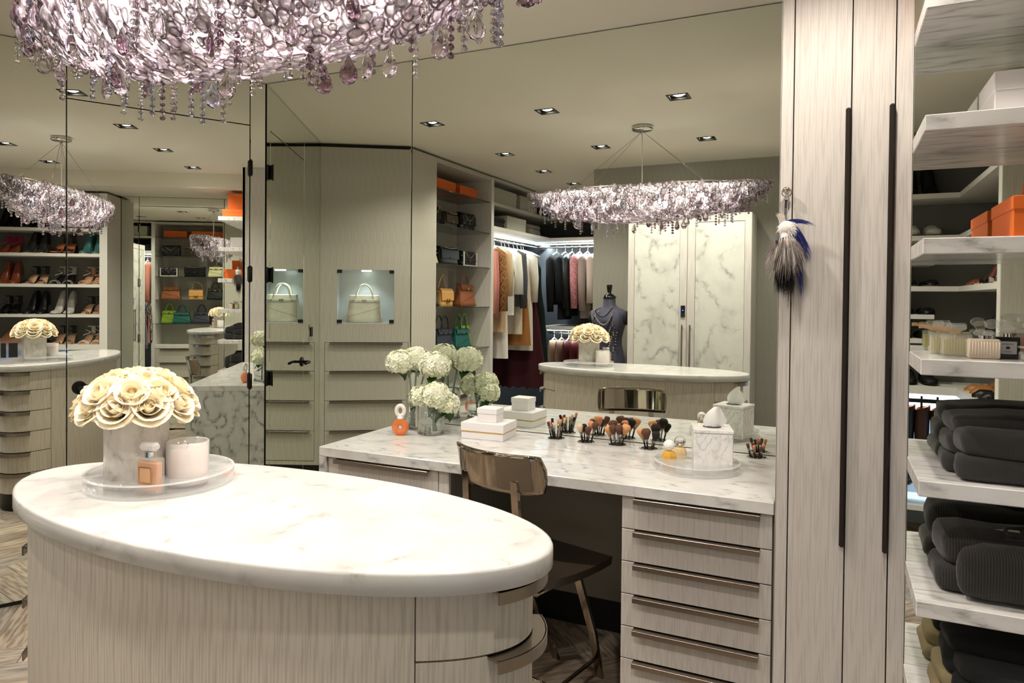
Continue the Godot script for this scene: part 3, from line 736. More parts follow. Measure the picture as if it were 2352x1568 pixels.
	for i in 34:
		var u := R.randf_range(-0.93, 0.93); var a := R.randf_range(0.25, PI - 0.25)
		var w: float = hw.call(u); var dd: float = dp.call(u)
		var o := obj("drop_pendant", shapes[2], mats[1 + R.randi() % 5], t); o.position = Vector3(L * u, yr - 0.035 - sin(a) * dd * 1.06, cos(a) * w * 1.1); o.rotation.y = R.randf() * TAU

# ------------------------------------------------------------------ flowers
func petal_mesh(r: float, h: float, wide: float, curl: float, flare: float) -> Mesh:
	# a cupped petal rising from the origin, bulging to +z, its lip curling out
	var g := G.new(); g.sm()
	var nu := 7; var nv := 6
	var pt := func(i: int, j: int) -> Vector3:
		var u := lerpf(-1, 1, float(i) / nu); var v := float(j) / nv
		var ww := wide * sin(PI * minf(0.5, 0.12 + v * 0.62)) * (1.0 - 0.10 * smoothstep(0.8, 1.0, v) * u * u * 2.0)
		var rad := r * (0.25 + 0.75 * sin(minf(v * 1.35, 1.0) * PI / 2)) + flare * v * v + curl * smoothstep(0.70, 1.0, v)
		var y := h * v - curl * 0.55 * smoothstep(0.78, 1.0, v) - h * 0.10 * u * u * v + h * 0.05 * v * (1.0 - absf(u))
		return Vector3(sin(u * ww) * rad, y, cos(u * ww) * rad)
	var a := []
	for i in nu + 1:
		var c := []
		for j in nv + 1: c.append(pt.call(i, j))
		a.append(c)
	for i in nu:
		for j in nv:
			g.quad(a[i][j], a[i + 1][j], a[i + 1][j + 1], a[i][j + 1])
	return g.mesh()
func make_roses(c: Vector3):
	var t0 := thing("marble_vase", "round pale marble vase filled with white roses on the island tray", "vase", c)
	obj("body", G.new().sm().lathe([[0.0, 0.0], [0.066, 0.0], [0.0685, 0.003], [0.0685, 0.170], [0.0675, 0.172], [0.062, 0.172], [0.061, 0.168], [0.061, 0.03], [0.0, 0.03]], 48), marble(Color(0.86, 0.835, 0.80), Color(0.66, 0.64, 0.61), 71, Vector3(2.2, 1.6, 2.2), 0.1), t0)
	obj("foliage", G.new().at(Vector3(0, 0.168, 0)).ball(Vector3.ZERO, Vector3(0.06, 0.02, 0.06), 14, 6), M.leaf, t0)
	var pi_ := petal_mesh(0.0125, 0.043, 1.6, 0.0005, -0.003)
	var pm := petal_mesh(0.0185, 0.044, 1.35, 0.004, 0.0)
	var po := petal_mesh(0.0245, 0.042, 1.15, 0.008, 0.002)
	var pw := petal_mesh(0.0285, 0.036, 1.02, 0.012, 0.005)
	var cal := G.new().sm().lathe([[0.0, -0.012], [0.006, -0.010], [0.010, 0.0], [0.012, 0.006], [0.0, 0.006]], 10).mesh()
	var rose := thing("rose", "", "rose", Vector3.ZERO, 0, "white roses in the marble vase")
	obj("calyx", cal, M.leaf, rose)
	var bud := G.new(); var sp := []
	bud.sm()
	var rows := []
	for j in 5:
		var row := []
		for i in 27:
			var a := i * 0.52; var rr := (0.0012 + 0.00040 * i) * (0.6 + 0.4 * sin(float(j) / 4 * PI * 0.55))
			row.append(Vector3(cos(a) * rr, 0.006 + 0.0088 * j - 0.0002 * i, sin(a) * rr))
		rows.append(row)
	for j in 4:
		for i in 26: bud.quad(rows[j][i], rows[j + 1][i], rows[j + 1][i + 1], rows[j][i + 1])
	obj("bud", bud, M.petali, rose)
	var add := func(m: Mesh, n: int, ph: float, y: float, mt: Material, s: float) -> void:
		for k in n:
			var o := obj("petal", m, mt, rose)
			o.transform = Transform3D(Basis(Vector3.UP, TAU * k / n + ph + rb(0.15)) * Basis(Vector3.RIGHT, rb(0.06)).scaled(Vector3.ONE * s * R.randf_range(0.94, 1.06)), Vector3(0, y, 0))
	add.call(pi_, 3, 0.0, 0.003, M.petal, 1.0); add.call(pm, 4, 0.5, 0.001, M.petal, 1.0); add.call(po, 5, 0.2, -0.001, M.petal, 1.0); add.call(pw, 5, 0.8, -0.002, M.petal, 1.0)
	var dirs := [[0.0, 0.0, 0.075]]
	for k in 5: dirs.append([0.046, TAU * k / 5 + 0.3, 0.066])
	for k in 9: dirs.append([0.082, TAU * k / 9 + 0.1, 0.047])
	for k in 10: dirs.append([0.096, TAU * k / 10 + 0.4, 0.020])
	var i := 0
	for q in dirs:
		var o: Node3D = rose if i == 0 else dup(rose, Vector3.ZERO, 0, "", "white roses in the marble vase")
		tag(o, "cream white rose in the dome bouquet of the marble vase")
		var p := Vector3(cos(q[1]) * q[0], q[2], sin(q[1]) * q[0])
		var d := Vector3(p.x, 0.085 if q[0] < 0.09 else 0.06, p.z) + Vector3(rb(0.012), 0, rb(0.012))
		o.transform = Transform3D(rotto(d) * Basis(Vector3.UP, R.randf() * TAU).scaled(Vector3.ONE * R.randf_range(0.96, 1.12)), c + Vector3(0, 0.170, 0) + p * 0.86 + Vector3(0, -0.012, 0))
		i += 1

func make_hydrangeas():
	# floret of four round petals
	var g := G.new(); g.sm()
	for k in 4:
		var b := Basis(Vector3.UP, PI / 2 * k)
		var rw := []
		for i in 4:
			var v := float(i) / 3; var w: float = [0.0012, 0.0052, 0.0060, 0.0016][i]
			rw.append([b * Vector3(-w, 0.0014 * v + 0.0012, 0.0128 * v), b * Vector3(0, 0.0 + 0.0022 * v * v, 0.0128 * v), b * Vector3(w, 0.0014 * v + 0.0012, 0.0128 * v)])
		for i in 3:
			for j in 2: g.quad(rw[i][j], rw[i + 1][j], rw[i + 1][j + 1], rw[i][j + 1])
	var fm := g.mesh()
	var hm := mat(Color(0.95, 0.94, 0.86), 0.7); hm.vertex_color_use_as_albedo = true; hm.albedo_color = Color.WHITE; hm.backlight_enabled = true; hm.backlight = Color(0.35, 0.4, 0.2)
	var lf := G.new(); lf.sm()
	var lr := []
	for i in 8:
		var v := float(i) / 7; var w := 0.032 * sin(PI * pow(v, 0.75)) + 0.0006
		lr.append([Vector3(-w, 0.006 * (1 - v) + 0.004, 0.10 * v), Vector3(0, -0.012 * v * v, 0.10 * v), Vector3(w, 0.006 * (1 - v) + 0.004, 0.10 * v)])
	for i in 7:
		for j in 2: lf.quad(lr[i][j], lr[i + 1][j], lr[i + 1][j + 1], lr[i][j + 1])
	var lm := lf.mesh()
	var vases := [[Vector3(-1.645, HV, 0.15), 0.048, 0.25, "tall clear glass cylinder vase of hydrangeas by the mirror", 0.13], [Vector3(-1.528, HV, 0.222), 0.057, 0.118, "short clear glass vase with one low hydrangea bunch", 0.05]]
	for q in vases:
		var r: float = q[1]; var h: float = q[2]
		var v := thing("glass_vase", q[3], "vase", q[0])
		obj("glass_wall", G.new().sm().lathe([[r - 0.003, 0.014], [r - 0.003, h], [r - 0.0015, h + 0.0015], [r, h], [r, 0.0015]], 40), M.glass, v)
		obj("glass_base", G.new().sm().lathe([[0.0, 0.001], [r - 0.002, 0.001], [r, 0.003], [r, 0.012], [r - 0.004, 0.013], [0.0, 0.013]], 40), M.sglass, v)
		obj("water", G.new().sm().lathe([[0.0, 0.0142], [r - 0.0042, 0.0142], [r - 0.0042, 0.014 + q[4]], [0.0, 0.014 + q[4]]], 40), M.water, v)
	var heads := [
		[Vector3(-1.705, 1.062, 0.20), 0.056, 0, "white hydrangea head at the left of the tall vase"], [Vector3(-1.668, 1.07, 0.125), 0.060, 0, "white hydrangea head at the back of the tall vase"],
		[Vector3(-1.555, 1.052, 0.155), 0.064, 0, "white hydrangea head leaning right from the tall vase"],
		[Vector3(-1.572, 0.925, 0.225), 0.050, 1, "pale hydrangea head at the left of the short vase"], [Vector3(-1.50, 0.935, 0.235), 0.058, 1, "pale hydrangea head in the middle of the short vase"], [Vector3(-1.462, 0.90, 0.20), 0.046, 1, "pale hydrangea head drooping at the right of the short vase"]]
	for q in heads:
		var c: Vector3 = q[0]; var r: float = q[1]
		var o := thing("hydrangea", q[3], "hydrangea", c)
		var xf := []; var cl := []
		var n := int(330 * r * r / 0.0036)
		for i in n:
			var y := 1.0 - 1.72 * (i + 0.5) / n; var a := i * 2.39996; var s := sqrt(maxf(0, 1 - y * y))
			var d := Vector3(cos(a) * s, y * 0.86, sin(a) * s)
			var lump := 1.0 + 0.08 * sin(d.x * 7 + q[2] * 2) * cos(d.z * 6) + rb(0.045)
			xf.append(Transform3D((rotto(d + Vector3(rb(0.3), rb(0.3), rb(0.3))) * Basis(Vector3.UP, R.randf() * TAU)).scaled(Vector3.ONE * R.randf_range(0.85, 1.2)), d * r * lump))
			var green := clampf(R.randf() * 0.6 - d.y * 0.15 + 0.12 * q[2], 0, 1)
			cl.append(Color(0.90, 0.88, 0.78).lerp(Color(0.74, 0.80, 0.48), green))
		multi("floret", fm, hm, xf, o, cl)
		obj("flower_core", G.new().ball(Vector3.ZERO, Vector3(r * 0.86, r * 0.72, r * 0.86), 14, 9), mat(Color(0.80, 0.82, 0.62), 0.8), o)
		var vs = vases[q[2]]
		var foot: Vector3 = vs[0] + Vector3(rb(0.022), 0.02, rb(0.022)) - c
		var mid: Vector3 = vs[0] + Vector3(0, float(vs[2]), 0) + (c - vs[0]) * Vector3(0.45, 0, 0.45) - c
		if mid.length() > 0.02:
			obj("stem", G.new().tube([Vector3(0, -r * 0.5, 0), (mid + Vector3(0, -r * 0.5, 0)) * 0.5, mid, (mid + foot) * 0.5, foot], 0.0042, 8), M.stem, o)
		for k in 2:
			var ln := obj("leaf", lm, M.leaf, o)
			ln.transform = Transform3D(Basis(Vector3.UP, R.randf() * TAU) * Basis(Vector3.RIGHT, R.randf_range(0.3, 0.9)).scaled(Vector3.ONE * R.randf_range(0.6, 0.85)), Vector3(0, -r * 0.62, 0))

# ------------------------------------------------------------------ island and vanity objects
func tray(c: Vector3, r: float, h: float, label: String, sx := 1.0):
	var t := thing("acrylic_tray", label, "tray", c)
	var sq := Vector3(sx, 1, 1)
	obj("base", G.new().sm(false).lathe([[0.0, 0.001], [r, 0.001], [r, 0.006], [0.0, 0.006]], 64, Vector3(), sq), M.acrylic_edge, t)
	obj("wall", G.new().sm().lathe([[r, 0.006], [r, h]], 64, Vector3(), sq), M.acrylic, t)
	obj("rim", G.new().sm(false).lathe([[r - 0.005, h - 0.001], [r + 0.0005, h - 0.001], [r + 0.0005, h + 0.002], [r - 0.005, h + 0.002], [r - 0.005, h - 0.001]], 64, Vector3(), sq), M.acrylic_edge, t)
	obj("base_ring", G.new().sm(false).lathe([[r - 0.005, 0.0], [r + 0.002, 0.0], [r + 0.002, 0.007], [r - 0.005, 0.007]], 64, Vector3(), sq), M.acrylic_edge, t)

func rbox(w: float, h: float, d: float, v: float, y0 := 0.0) -> G:
	return G.new().box(Vector3(0, y0 + h / 2, 0), Vector3(w, h, d), v)
func make_island_things():
	var y := HI
	tray(Vector3(-1.44, y, 1.622), 0.163, 0.03, "round clear acrylic tray on the oval island top", 1.0)
	make_roses(Vector3(-1.455, y + 0.0065, 1.675))
	var p := thing("perfume_bottle", "square perfume bottle of peach liquid with a gold-framed label", "perfume", Vector3(-1.353, y + 0.0065, 1.722), deg_to_rad(8))
	obj("bottle", rbox(0.066, 0.082, 0.024, 0.004), M.bottle, p)
	obj("liquid", rbox(0.057, 0.066, 0.016, 0.003, 0.006), glass(Color(0.88, 0.60, 0.40), 0.72), p)
	var lab := obj("label", rbox(0.032, 0.034, 0.0012, 0.0, 0.028), mat(Color(0.78, 0.60, 0.46), 0.5), p); lab.position.z = 0.0132
	var fr := G.new(); fr.box(Vector3(-0.0155, 0.045, 0.0142), Vector3(0.0014, 0.034, 0.001)).box(Vector3(0.0155, 0.045, 0.0142), Vector3(0.0014, 0.034, 0.001)).box(Vector3(0, 0.0615, 0.0142), Vector3(0.0324, 0.0014, 0.001)).box(Vector3(0, 0.0285, 0.0142), Vector3(0.0324, 0.0014, 0.001))
	obj("label_frame", fr, M.gold, p)
	obj("collar", G.new().sm(false).lathe([[0.0, 0.082], [0.010, 0.082], [0.010, 0.0935], [0.0, 0.0935]], 20), M.chrome, p)
	obj("stopper", G.new().box(Vector3(0, 0.105, 0), Vector3(0.045, 0.018, 0.022), 0.006), glass(Color(0.93, 0.92, 0.91), 0.45), p)
	var c := thing("candle", "white candle in a frosted glass tumbler beside the roses", "candle", Vector3(-1.348, y + 0.0065, 1.625))
	obj("glass_cup", G.new().sm().lathe([[0.0, 0.0], [0.042, 0.0], [0.0455, 0.004], [0.047, 0.1], [0.0455, 0.101], [0.0435, 0.098], [0.0435, 0.088]], 40), M.frost, c)
	obj("wax", G.new().sm(false).lathe([[0.0, 0.006], [0.0435, 0.006], [0.0435, 0.086], [0.0, 0.086]], 32), M.wax, c)
	obj("wick", G.new().tube([Vector3(0, 0.085, 0), Vector3(0.001, 0.095, 0)], 0.001, 5), M.black, c)

func carton(n: String, label: String, p: Vector3, turn: float, w: float, h: float, d: float, lid: float, m: Material, group := "", trim: Material = null, cat := "box") -> Node3D:
	var t := thing(n, label, cat, p, turn, group)
	obj("base", rbox(w - 0.004, h - 0.001, d - 0.004, 0.001), m, t)
	obj("lid", rbox(w, lid, d, 0.0012, h - lid), m, t)
	if trim: obj("gold_band", rbox(w - 0.002, 0.005, d - 0.002, 0.0, h - lid - 0.0045), trim, t)
	return t

func brush(p: Vector3, lean: Vector3, len: float, kind: int, label: String, par_label: String):
	var t := thing("makeup_brush", label, "brush", p, 0, par_label)
	t.basis = rotto(Vector3.UP + lean)
	var hm: Material = [M.black, M.black, M.nickel, mat(Color(0.16, 0.11, 0.09), 0.3)][kind % 4]
	var tip: Material = [mat(Color(0.09, 0.07, 0.065), 0.9), mat(Color(0.35, 0.23, 0.17), 0.9), mat(Color(0.80, 0.58, 0.38), 0.9), mat(Color(0.86, 0.55, 0.42), 0.9), mat(Color(0.82, 0.72, 0.60), 0.9)][kind % 5]
	var fat: float = [0.006, 0.016, 0.019, 0.013][(kind / 5) % 4]
	var ll: float = [0.016, 0.034, 0.038, 0.03][(kind / 5) % 4]
	obj("handle", G.new().sm().lathe([[0.0, -0.03], [0.0028, -0.028], [0.0034, len * 0.5], [0.0030, len * 0.7], [0.0, len * 0.7]], 10), hm, t)
	obj("ferrule", G.new().sm().lathe([[0.0032, len * 0.66], [0.0036, len * 0.68], [0.0036 + fat * 0.25, len - 0.002], [0.0, len]], 12), M.nickel, t)
	obj("bristles", G.new().sm().lathe([[0.0, len - 0.004], [0.003 + fat * 0.28, len - 0.002], [fat * 0.86, len + ll * 0.45], [fat, len + ll * 0.7], [fat * 0.72, len + ll * 0.93], [0.0, len + ll]], 14), tip, t)

func make_vanity_things():
	var y := HV
	make_hydrangeas()
	# amber ring perfume
	var a := thing("perfume_bottle", "round amber perfume bottle with a white ring stopper", "perfume", Vector3(-1.622, y + 0.0005, 0.315), deg_to_rad(22))
	var rg := []
	for k in 26: rg.append(Vector3(cos(TAU * k / 26) * 0.0215, 0.034 + sin(TAU * k / 26) * 0.0215, 0))
	obj("bottle", G.new().tube(rg, 0.0145, 14, false, true), glass(Color(0.93, 0.47, 0.06), 0.62), a)
	obj("foot", rbox(0.03, 0.006, 0.022, 0.002), glass(Color(0.95, 0.52, 0.1), 0.6), a)
	var r2 := []
	for k in 22: r2.append(Vector3(cos(TAU * k / 22) * 0.0165, 0.102 + sin(TAU * k / 22) * 0.021, 0))
	obj("stopper", G.new().tube(r2, 0.0085, 12, false, true).at(Vector3(0, 0.073, 0)).sm().lathe([[0.0, -0.006], [0.0135, -0.006], [0.0145, 0.002], [0.008, 0.008], [0.0, 0.01]], 20), mat(Color(0.90, 0.88, 0.85), 0.35), a)
	carton("gift_box", "large flat white box with gold band beside the hydrangeas", Vector3(-1.283, y + 0.0005, 0.168), deg_to_rad(3.0), 0.188, 0.066, 0.15, 0.034, M.paperw, "", M.gold)
	carton("gift_box", "small white box stacked on the flat gold-banded box", Vector3(-1.275, y + 0.067, 0.172), deg_to_rad(3.0), 0.088, 0.056, 0.08, 0.022, M.paperw)
	# brush wells
	var wells := [[-1.023, 0.072, "leftmost"], [-0.891, 0.082, "second"], [-0.765, 0.074, "third"], [-0.637, 0.088, "fourth"], [-0.248, 0.052, "rightmost"]]
	for i in 5:
		var q = wells[i]
		var w := thing("brush_well", "%s polished steel brush cup sunk in the marble counter, counted from the boxes" % q[2], "brush cup", Vector3(q[0], y, q[1]), 0, "brush cups in the counter")
		obj("rim", G.new().sm(false).lathe([[0.029, 0.0004], [0.035, 0.0004], [0.035, 0.002], [0.033, 0.0032], [0.029, 0.0028], [0.029, 0.0004]], 36), M.chrome, w)
		obj("cup_floor", G.new().sm(false).lathe([[0.0, 0.0004], [0.029, 0.0004], [0.029, 0.001], [0.0, 0.001]], 30), M.black if i < 4 else M.steel, w)
	var where := ["among the slim eye brushes in the cup nearest the boxes", "in the second cup from the boxes", "in the crowded third cup from the boxes", "in the fourth cup, beside the round tray", "with a metal handle in the cup by the oak cabinet"]
	var sets := [[0, 8, 0.062], [1, 6, 0.048], [2, 7, 0.046], [3, 5, 0.046], [4, 6, 0.036]]
	var kc := ["black", "brown-tipped", "sandy", "peach", "beige"]
	for sx in sets:
		for k in int(sx[1]):
			var an: float = TAU * k / float(sx[1]) + sx[0]; var rr := 0.012 + 0.009 * (k % 2)
			var kd: int = [0, 15, 5, 10][mini(int(sx[0]), 3)] + (k * 3 + int(sx[0])) % 5
			if sx[0] == 0: kd = (k * 2) % 5
			if sx[0] == 2: kd = [6, 7, 11, 8, 10, 12, 6][k]
			if sx[0] == 3: kd = [12, 7, 10, 5, 11][k]
			if sx[0] == 4: kd = [1, 1, 2, 1, 3, 1][k]
			var ln: float = sx[2] + rb(0.012)
			var q = wells[sx[0]]
			brush(Vector3(q[0] + cos(an) * rr, y + 0.001, q[1] + sin(an) * rr), Vector3(cos(an) * 0.24, 0, sin(an) * 0.2), ln, kd if sx[0] != 4 else kd + 0, "%s makeup brush %s" % [kc[kd % 5], where[sx[0]]], "makeup brushes " + where[sx[0]])
	# round tray, tissues and two perfumes
	tray(Vector3(-0.415, y, 0.33), 0.142, 0.028, "round white acrylic tray holding the tissue box on the vanity")
	var tb := thing("tissue_box", "square white marble-patterned tissue box with a tissue standing out", "tissue box", Vector3(-0.372, y + 0.0065, 0.292), deg_to_rad(14))
	var tm := marble(Color(0.92, 0.91, 0.90), Color(0.70, 0.69, 0.68), 91, Vector3(5, 3, 5), 0.1)
	obj("box", rbox(0.126, 0.122, 0.126, 0.002), tm, tb)
	obj("lid", rbox(0.130, 0.012, 0.130, 0.002, 0.1225), tm, tb)
	obj("slot", G.new().sm(false).lathe([[0.0, 0.1346], [0.03, 0.1346], [0.03, 0.1352], [0.0, 0.1352]], 24), M.black, tb)
	var ti := G.new(); ti.sm()
	var rw := []
	for i in 9:
		var v := float(i) / 8; var row := []
		for j in 11:
			var u := lerpf(-1, 1, float(j) / 10)
			row.append(Vector3(u * (0.012 + 0.026 * sin(PI * minf(1, v * 0.8 + 0.1))) + 0.02 * v, 0.128 + 0.078 * v - 0.02 * v * u * u - 0.01 * u * v, 0.012 * sin(u * 4.0 + v * 2.5) * (0.4 + v) + 0.008 * v))
		rw.append(row)
	for i in 8:
		for j in 10: ti.quad(rw[i][j], rw[i][j + 1], rw[i + 1][j + 1], rw[i + 1][j])
	var tim := mat(Color(0.95, 0.945, 0.935), 0.8); tim.backlight_enabled = true; tim.backlight = Color(0.4, 0.4, 0.4)
	obj("tissue", ti, tim, tb)
	for q in [[Vector3(-0.508, y + 0.0065, 0.335), "yellow cut-glass perfume with a white ribbed ball cap in front", mat(Color(0.93, 0.92, 0.89), 0.4), Color(0.93, 0.70, 0.16)], [Vector3(-0.487, y + 0.0065, 0.255), "pale gold perfume with a crystal ball cap by the tissue box", solid_glass(Color(0.97, 0.97, 0.96)), Color(0.93, 0.80, 0.58)]]:
		var pf := thing("perfume_bottle", q[1], "perfume", q[0], deg_to_rad(20))
		obj("bottle", G.new().sm(false).lathe([[0.0, 0.0], [0.02, 0.0], [0.0235, 0.006], [0.0245, 0.03], [0.021, 0.042], [0.012, 0.047], [0.0, 0.048]], 8, Vector3(), Vector3(1, 1, 0.8)), glass(q[3], 0.7), pf)
		var cp := G.new(); cp.sm()
		var rings := []
		for i in 13:
			var ph := -PI / 2 + PI * i / 12; var rg2 := []
			for j in 48:
				var rr := 0.0185 * cos(ph) * (1.0 + 0.035 * (1 if j % 2 else -1)) + 0.0002
				rg2.append(Vector3(cos(TAU * j / 48) * rr, 0.066 + 0.0185 * sin(ph), -sin(TAU * j / 48) * rr))
			rings.append(rg2)
		cp.loft(rings)
		obj("ball_cap", cp, q[2], pf)
		obj("collar", G.new().sm(false).lathe([[0.0, 0.045], [0.009, 0.045], [0.009, 0.051], [0.0, 0.051]], 16), M.gold, pf)

# ------------------------------------------------------------------ things on the marble shelves
func slab(w: float, h: float, d: float, sd: float, wob := 0.004, nx := 0.3) -> Mesh:
	# soft folded cloth: a rounded slab, base at y=0, with gentle lumps
	var g := G.new(); g.sm()
	var rings := []
	var nr := 9
	for i in nr:
		var v := lerpf(-1, 1, float(i) / (nr - 1)); var k := pow(maxf(0.0, 1.0 - pow(absf(v), 3.0)), 0.4)
		var r := []
		for j in 56:
			var a := TAU * j / 56
			var cx := signf(cos(a)) * pow(absf(cos(a)), nx); var cz := -signf(sin(a)) * pow(absf(sin(a)), nx)
			var b := wob * (sin(cx * 5.0 + sd + cz * 3.0) + 0.7 * sin(cz * 9.0 + sd * 2.0 + v * 2.0))
			r.append(Vector3(cx * (w / 2 - h * 0.42 * (1.0 - k) + b), h * 0.5 + v * h * 0.5 + wob * 0.8 * (v + 1.0) * sin(cx * 4.0 + sd), cz * (d / 2 - h * 0.42 * (1.0 - k) + b)))
		rings.append(r)
	return g.loft(rings).mesh()
func knit_mat(c: Color, rib: float) -> StandardMaterial3D:
	var m := mat(Color.WHITE, 0.95)
	var im := Image.create(64, 64, false, Image.FORMAT_RGB8)
	for y in 64:
		for x in 64:
			var v := 0.5 + 0.5 * sin(x * TAU / 8.0 + (sin(y * TAU / 8.0) * 0.5 if rib > 0.5 else sin(y * TAU / 4.0) * 1.4))
			im.set_pixel(x, y, c.lerp(c.lightened(0.12), v * v))
	m.albedo_texture = ImageTexture.create_from_image(im)
	m.rim_enabled = true; m.rim = 0.35; m.rim_tint = 0.7
	return tri_map(m, Vector3.ONE * (22.0 if rib > 0.5 else 34.0))
func folded(n: String, label: String, p: Vector3, turn: float, w: float, d: float, layers: Array, m: Material, cat: String, group := "") -> Node3D:
	var t := thing(n, label, cat, p, turn, group)
	var y := 0.0; var i := 0
	for h in layers:
		var o := obj("fold", slab(w * (1.0 - 0.03 * i), h, d * (1.0 - 0.02 * i), p.x * 9 + i * 2.3, 0.0035), m, t); o.position = Vector3(rb(0.006), y, rb(0.004)); y += h * 0.93; i += 1
	return t
func make_shelf_things():
	var y := SHY
	carton("hat_box", "flat orange hat box on the topmost marble shelf", Vector3(0.45, y[0] + 0.0005, 0.785), 0, 0.34, 0.075, 0.25, 0.03, M.orange)
	carton("hat_box", "tall orange box stacked on the flat hat box at the top", Vector3(0.43, y[0] + 0.076, 0.775), 0, 0.22, 0.15, 0.2, 0.02, M.orange)
	carton("gift_box", "large white lidded box on the second marble shelf", Vector3(0.472, y[1] + 0.0005, 0.752), 0, 0.30, 0.101, 0.196, 0.043, M.paperw)
	carton("gift_box", "long orange lidded box on the third marble shelf", Vector3(0.51, y[2] + 0.0005, 0.79), 0, 0.32, 0.089, 0.24, 0.030, M.orange)
	carton("gift_box", "smaller orange box stacked on the long orange box", Vector3(0.56, y[2] + 0.090, 0.775), 0, 0.2, 0.085, 0.18, 0.025, M.orange)
	var py: float = y[3] + 0.0005
	# ribbed bottles
	var ribbed := func(n: String, label: String, p: Vector3, w: float, h: float, d: float, gm: Material, liq: Material, cap: Material, ch: float, turn := 0.0) -> Node3D:
		var t := thing(n, label, "perfume", p, turn)
		obj("bottle", rbox(w, h, d, 0.003), gm, t)
		var rib := G.new(); var k := int(w / 0.0055)
		for i in k: rib.tube([Vector3(-w / 2 + w * (i + 0.5) / k, 0.004, d / 2), Vector3(-w / 2 + w * (i + 0.5) / k, h - 0.006, d / 2)], 0.0022, 6)
		obj("ribs", rib, gm, t)
		if liq: obj("liquid", rbox(w - 0.007, h * 0.72, d - 0.008, 0.002, 0.004), liq, t)
		obj("collar", G.new().sm(false).lathe([[0.0, h], [0.010, h], [0.010, h + 0.008], [0.0, h + 0.008]], 18), M.chrome, t)
		obj("cap", G.new().sm(false).lathe([[0.0, h + 0.008], [0.017, h + 0.008], [0.021, h + 0.012], [0.021, h + ch - 0.004], [0.016, h + ch], [0.0, h + ch]], 12), cap, t)
		return t
	var clr: Material = M.bottle; var yel := glass(Color(0.86, 0.80, 0.42), 0.55)
	var t1: Node3D = ribbed.call("perfume_bottle", "clear ribbed perfume with beige ribbon, the one at the back left", Vector3(0.245, py, 0.715), 0.056, 0.053, 0.03, clr, yel, clr, 0.026)
	var t2: Node3D = ribbed.call("perfume_bottle", "clear ribbed perfume with beige ribbon, in front next to the ivory lotion", Vector3(0.268, py, 0.775), 0.063, 0.053, 0.03, clr, yel, clr, 0.026)
	for t in [t1, t2]:
		var rbm := mat(Color(0.78, 0.65, 0.50), 0.7)
		obj("ribbon", G.new().strap([Vector3(0.004, 0.06, 0.011), Vector3(-0.018, 0.062, 0.016), Vector3(-0.042, 0.068, 0.018), Vector3(-0.052, 0.067, 0.019)], Vector3(0, 0.009, 0.003), 0.0008).at(Vector3(0, 0.057, 0)).sm(false).lathe([[0.0105, -0.004], [0.0125, -0.003], [0.0125, 0.004], [0.0105, 0.005]], 18), rbm, t)
	ribbed.call("lotion_bottle", "ivory ribbed lotion bottle with a crystal cap", Vector3(0.313, py, 0.835), 0.062, 0.045, 0.03, mat(Color(0.90, 0.84, 0.76), 0.4), null, clr, 0.02)
	var sb := thing("perfume_bottle", "small clear bottle with round crystal stopper behind the ivory lotion", "perfume", Vector3(0.345, py, 0.74))
	obj("bottle", rbox(0.034, 0.058, 0.03, 0.004), clr, sb)
	obj("stopper", G.new().ball(Vector3(0, 0.077, 0), Vector3(0.017, 0.012, 0.017), 12, 8), clr, sb)
	var bl := thing("perfume_bottle", "square black perfume with a silver label and crystal stopper", "perfume", Vector3(0.362, py, 0.808))
	obj("bottle", rbox(0.047, 0.05, 0.03, 0.002), mat(Color(0.03, 0.03, 0.03), 0.12), bl)
	obj("label", rbox(0.034, 0.029, 0.0008, 0.0, 0.011), mat(Color(0.66, 0.65, 0.66), 0.4, 0.3), bl).position.z = 0.0154
	for q in [["JO MALONE", 0.034, 0.0040], ["LONDON", 0.0165, 0.0032]]:
		var tx := TextMesh.new(); tx.text = q[0]; tx.font_size = 16; tx.pixel_size = float(q[2]) / 16.0; tx.depth = 0.0004
		var sf := SystemFont.new(); sf.font_names = PackedStringArray(["Droid Sans"]); tx.font = sf
		obj("lettering", tx, M.black, bl).position = Vector3(0, q[1], 0.016)
	obj("emblem", rbox(0.007, 0.006, 0.0006, 0.0, 0.0225), M.black, bl).position.z = 0.016
	obj("collar", G.new().sm(false).lathe([[0.0, 0.05], [0.010, 0.05], [0.010, 0.058], [0.0, 0.058]], 18), M.chrome, bl)
	obj("stopper", G.new().sm().lathe([[0.0, 0.058], [0.012, 0.059], [0.0165, 0.066], [0.0165, 0.071], [0.010, 0.077], [0.0, 0.078]], 16), clr, bl)
	var am := thing("perfume_bottle", "large round amber perfume with a wide crystal stopper at the back", "perfume", Vector3(0.43, py, 0.735))
	obj("bottle", G.new().sm().lathe([[0.0, 0.0], [0.030, 0.0], [0.042, 0.012], [0.044, 0.035], [0.034, 0.056], [0.014, 0.064], [0.0, 0.064]], 28, Vector3(), Vector3(1, 1, 0.6)), clr, am)
	obj("liquid", G.new().sm().lathe([[0.0, 0.004], [0.028, 0.004], [0.038, 0.014], [0.039, 0.035], [0.032, 0.048], [0.0, 0.05]], 28, Vector3(), Vector3(1, 1, 0.55)), glass(Color(0.62, 0.28, 0.05), 0.75), am)
	obj("stopper", G.new().sm(false).lathe([[0.0, 0.064], [0.010, 0.066], [0.012, 0.078], [0.034, 0.084], [0.036, 0.094], [0.028, 0.100], [0.0, 0.101]], 14, Vector3(), Vector3(1, 1, 0.6)), clr, am)
	ribbed.call("perfume_bottle", "tiny clear ribbed bottle at the front edge of the shelf", Vector3(0.396, py, 0.855), 0.036, 0.02, 0.026, clr, null, clr, 0.012)
	var char_ := knit_mat(Color(0.13, 0.125, 0.125), 0.0); var rib := knit_mat(Color(0.105, 0.092, 0.088), 1.0)
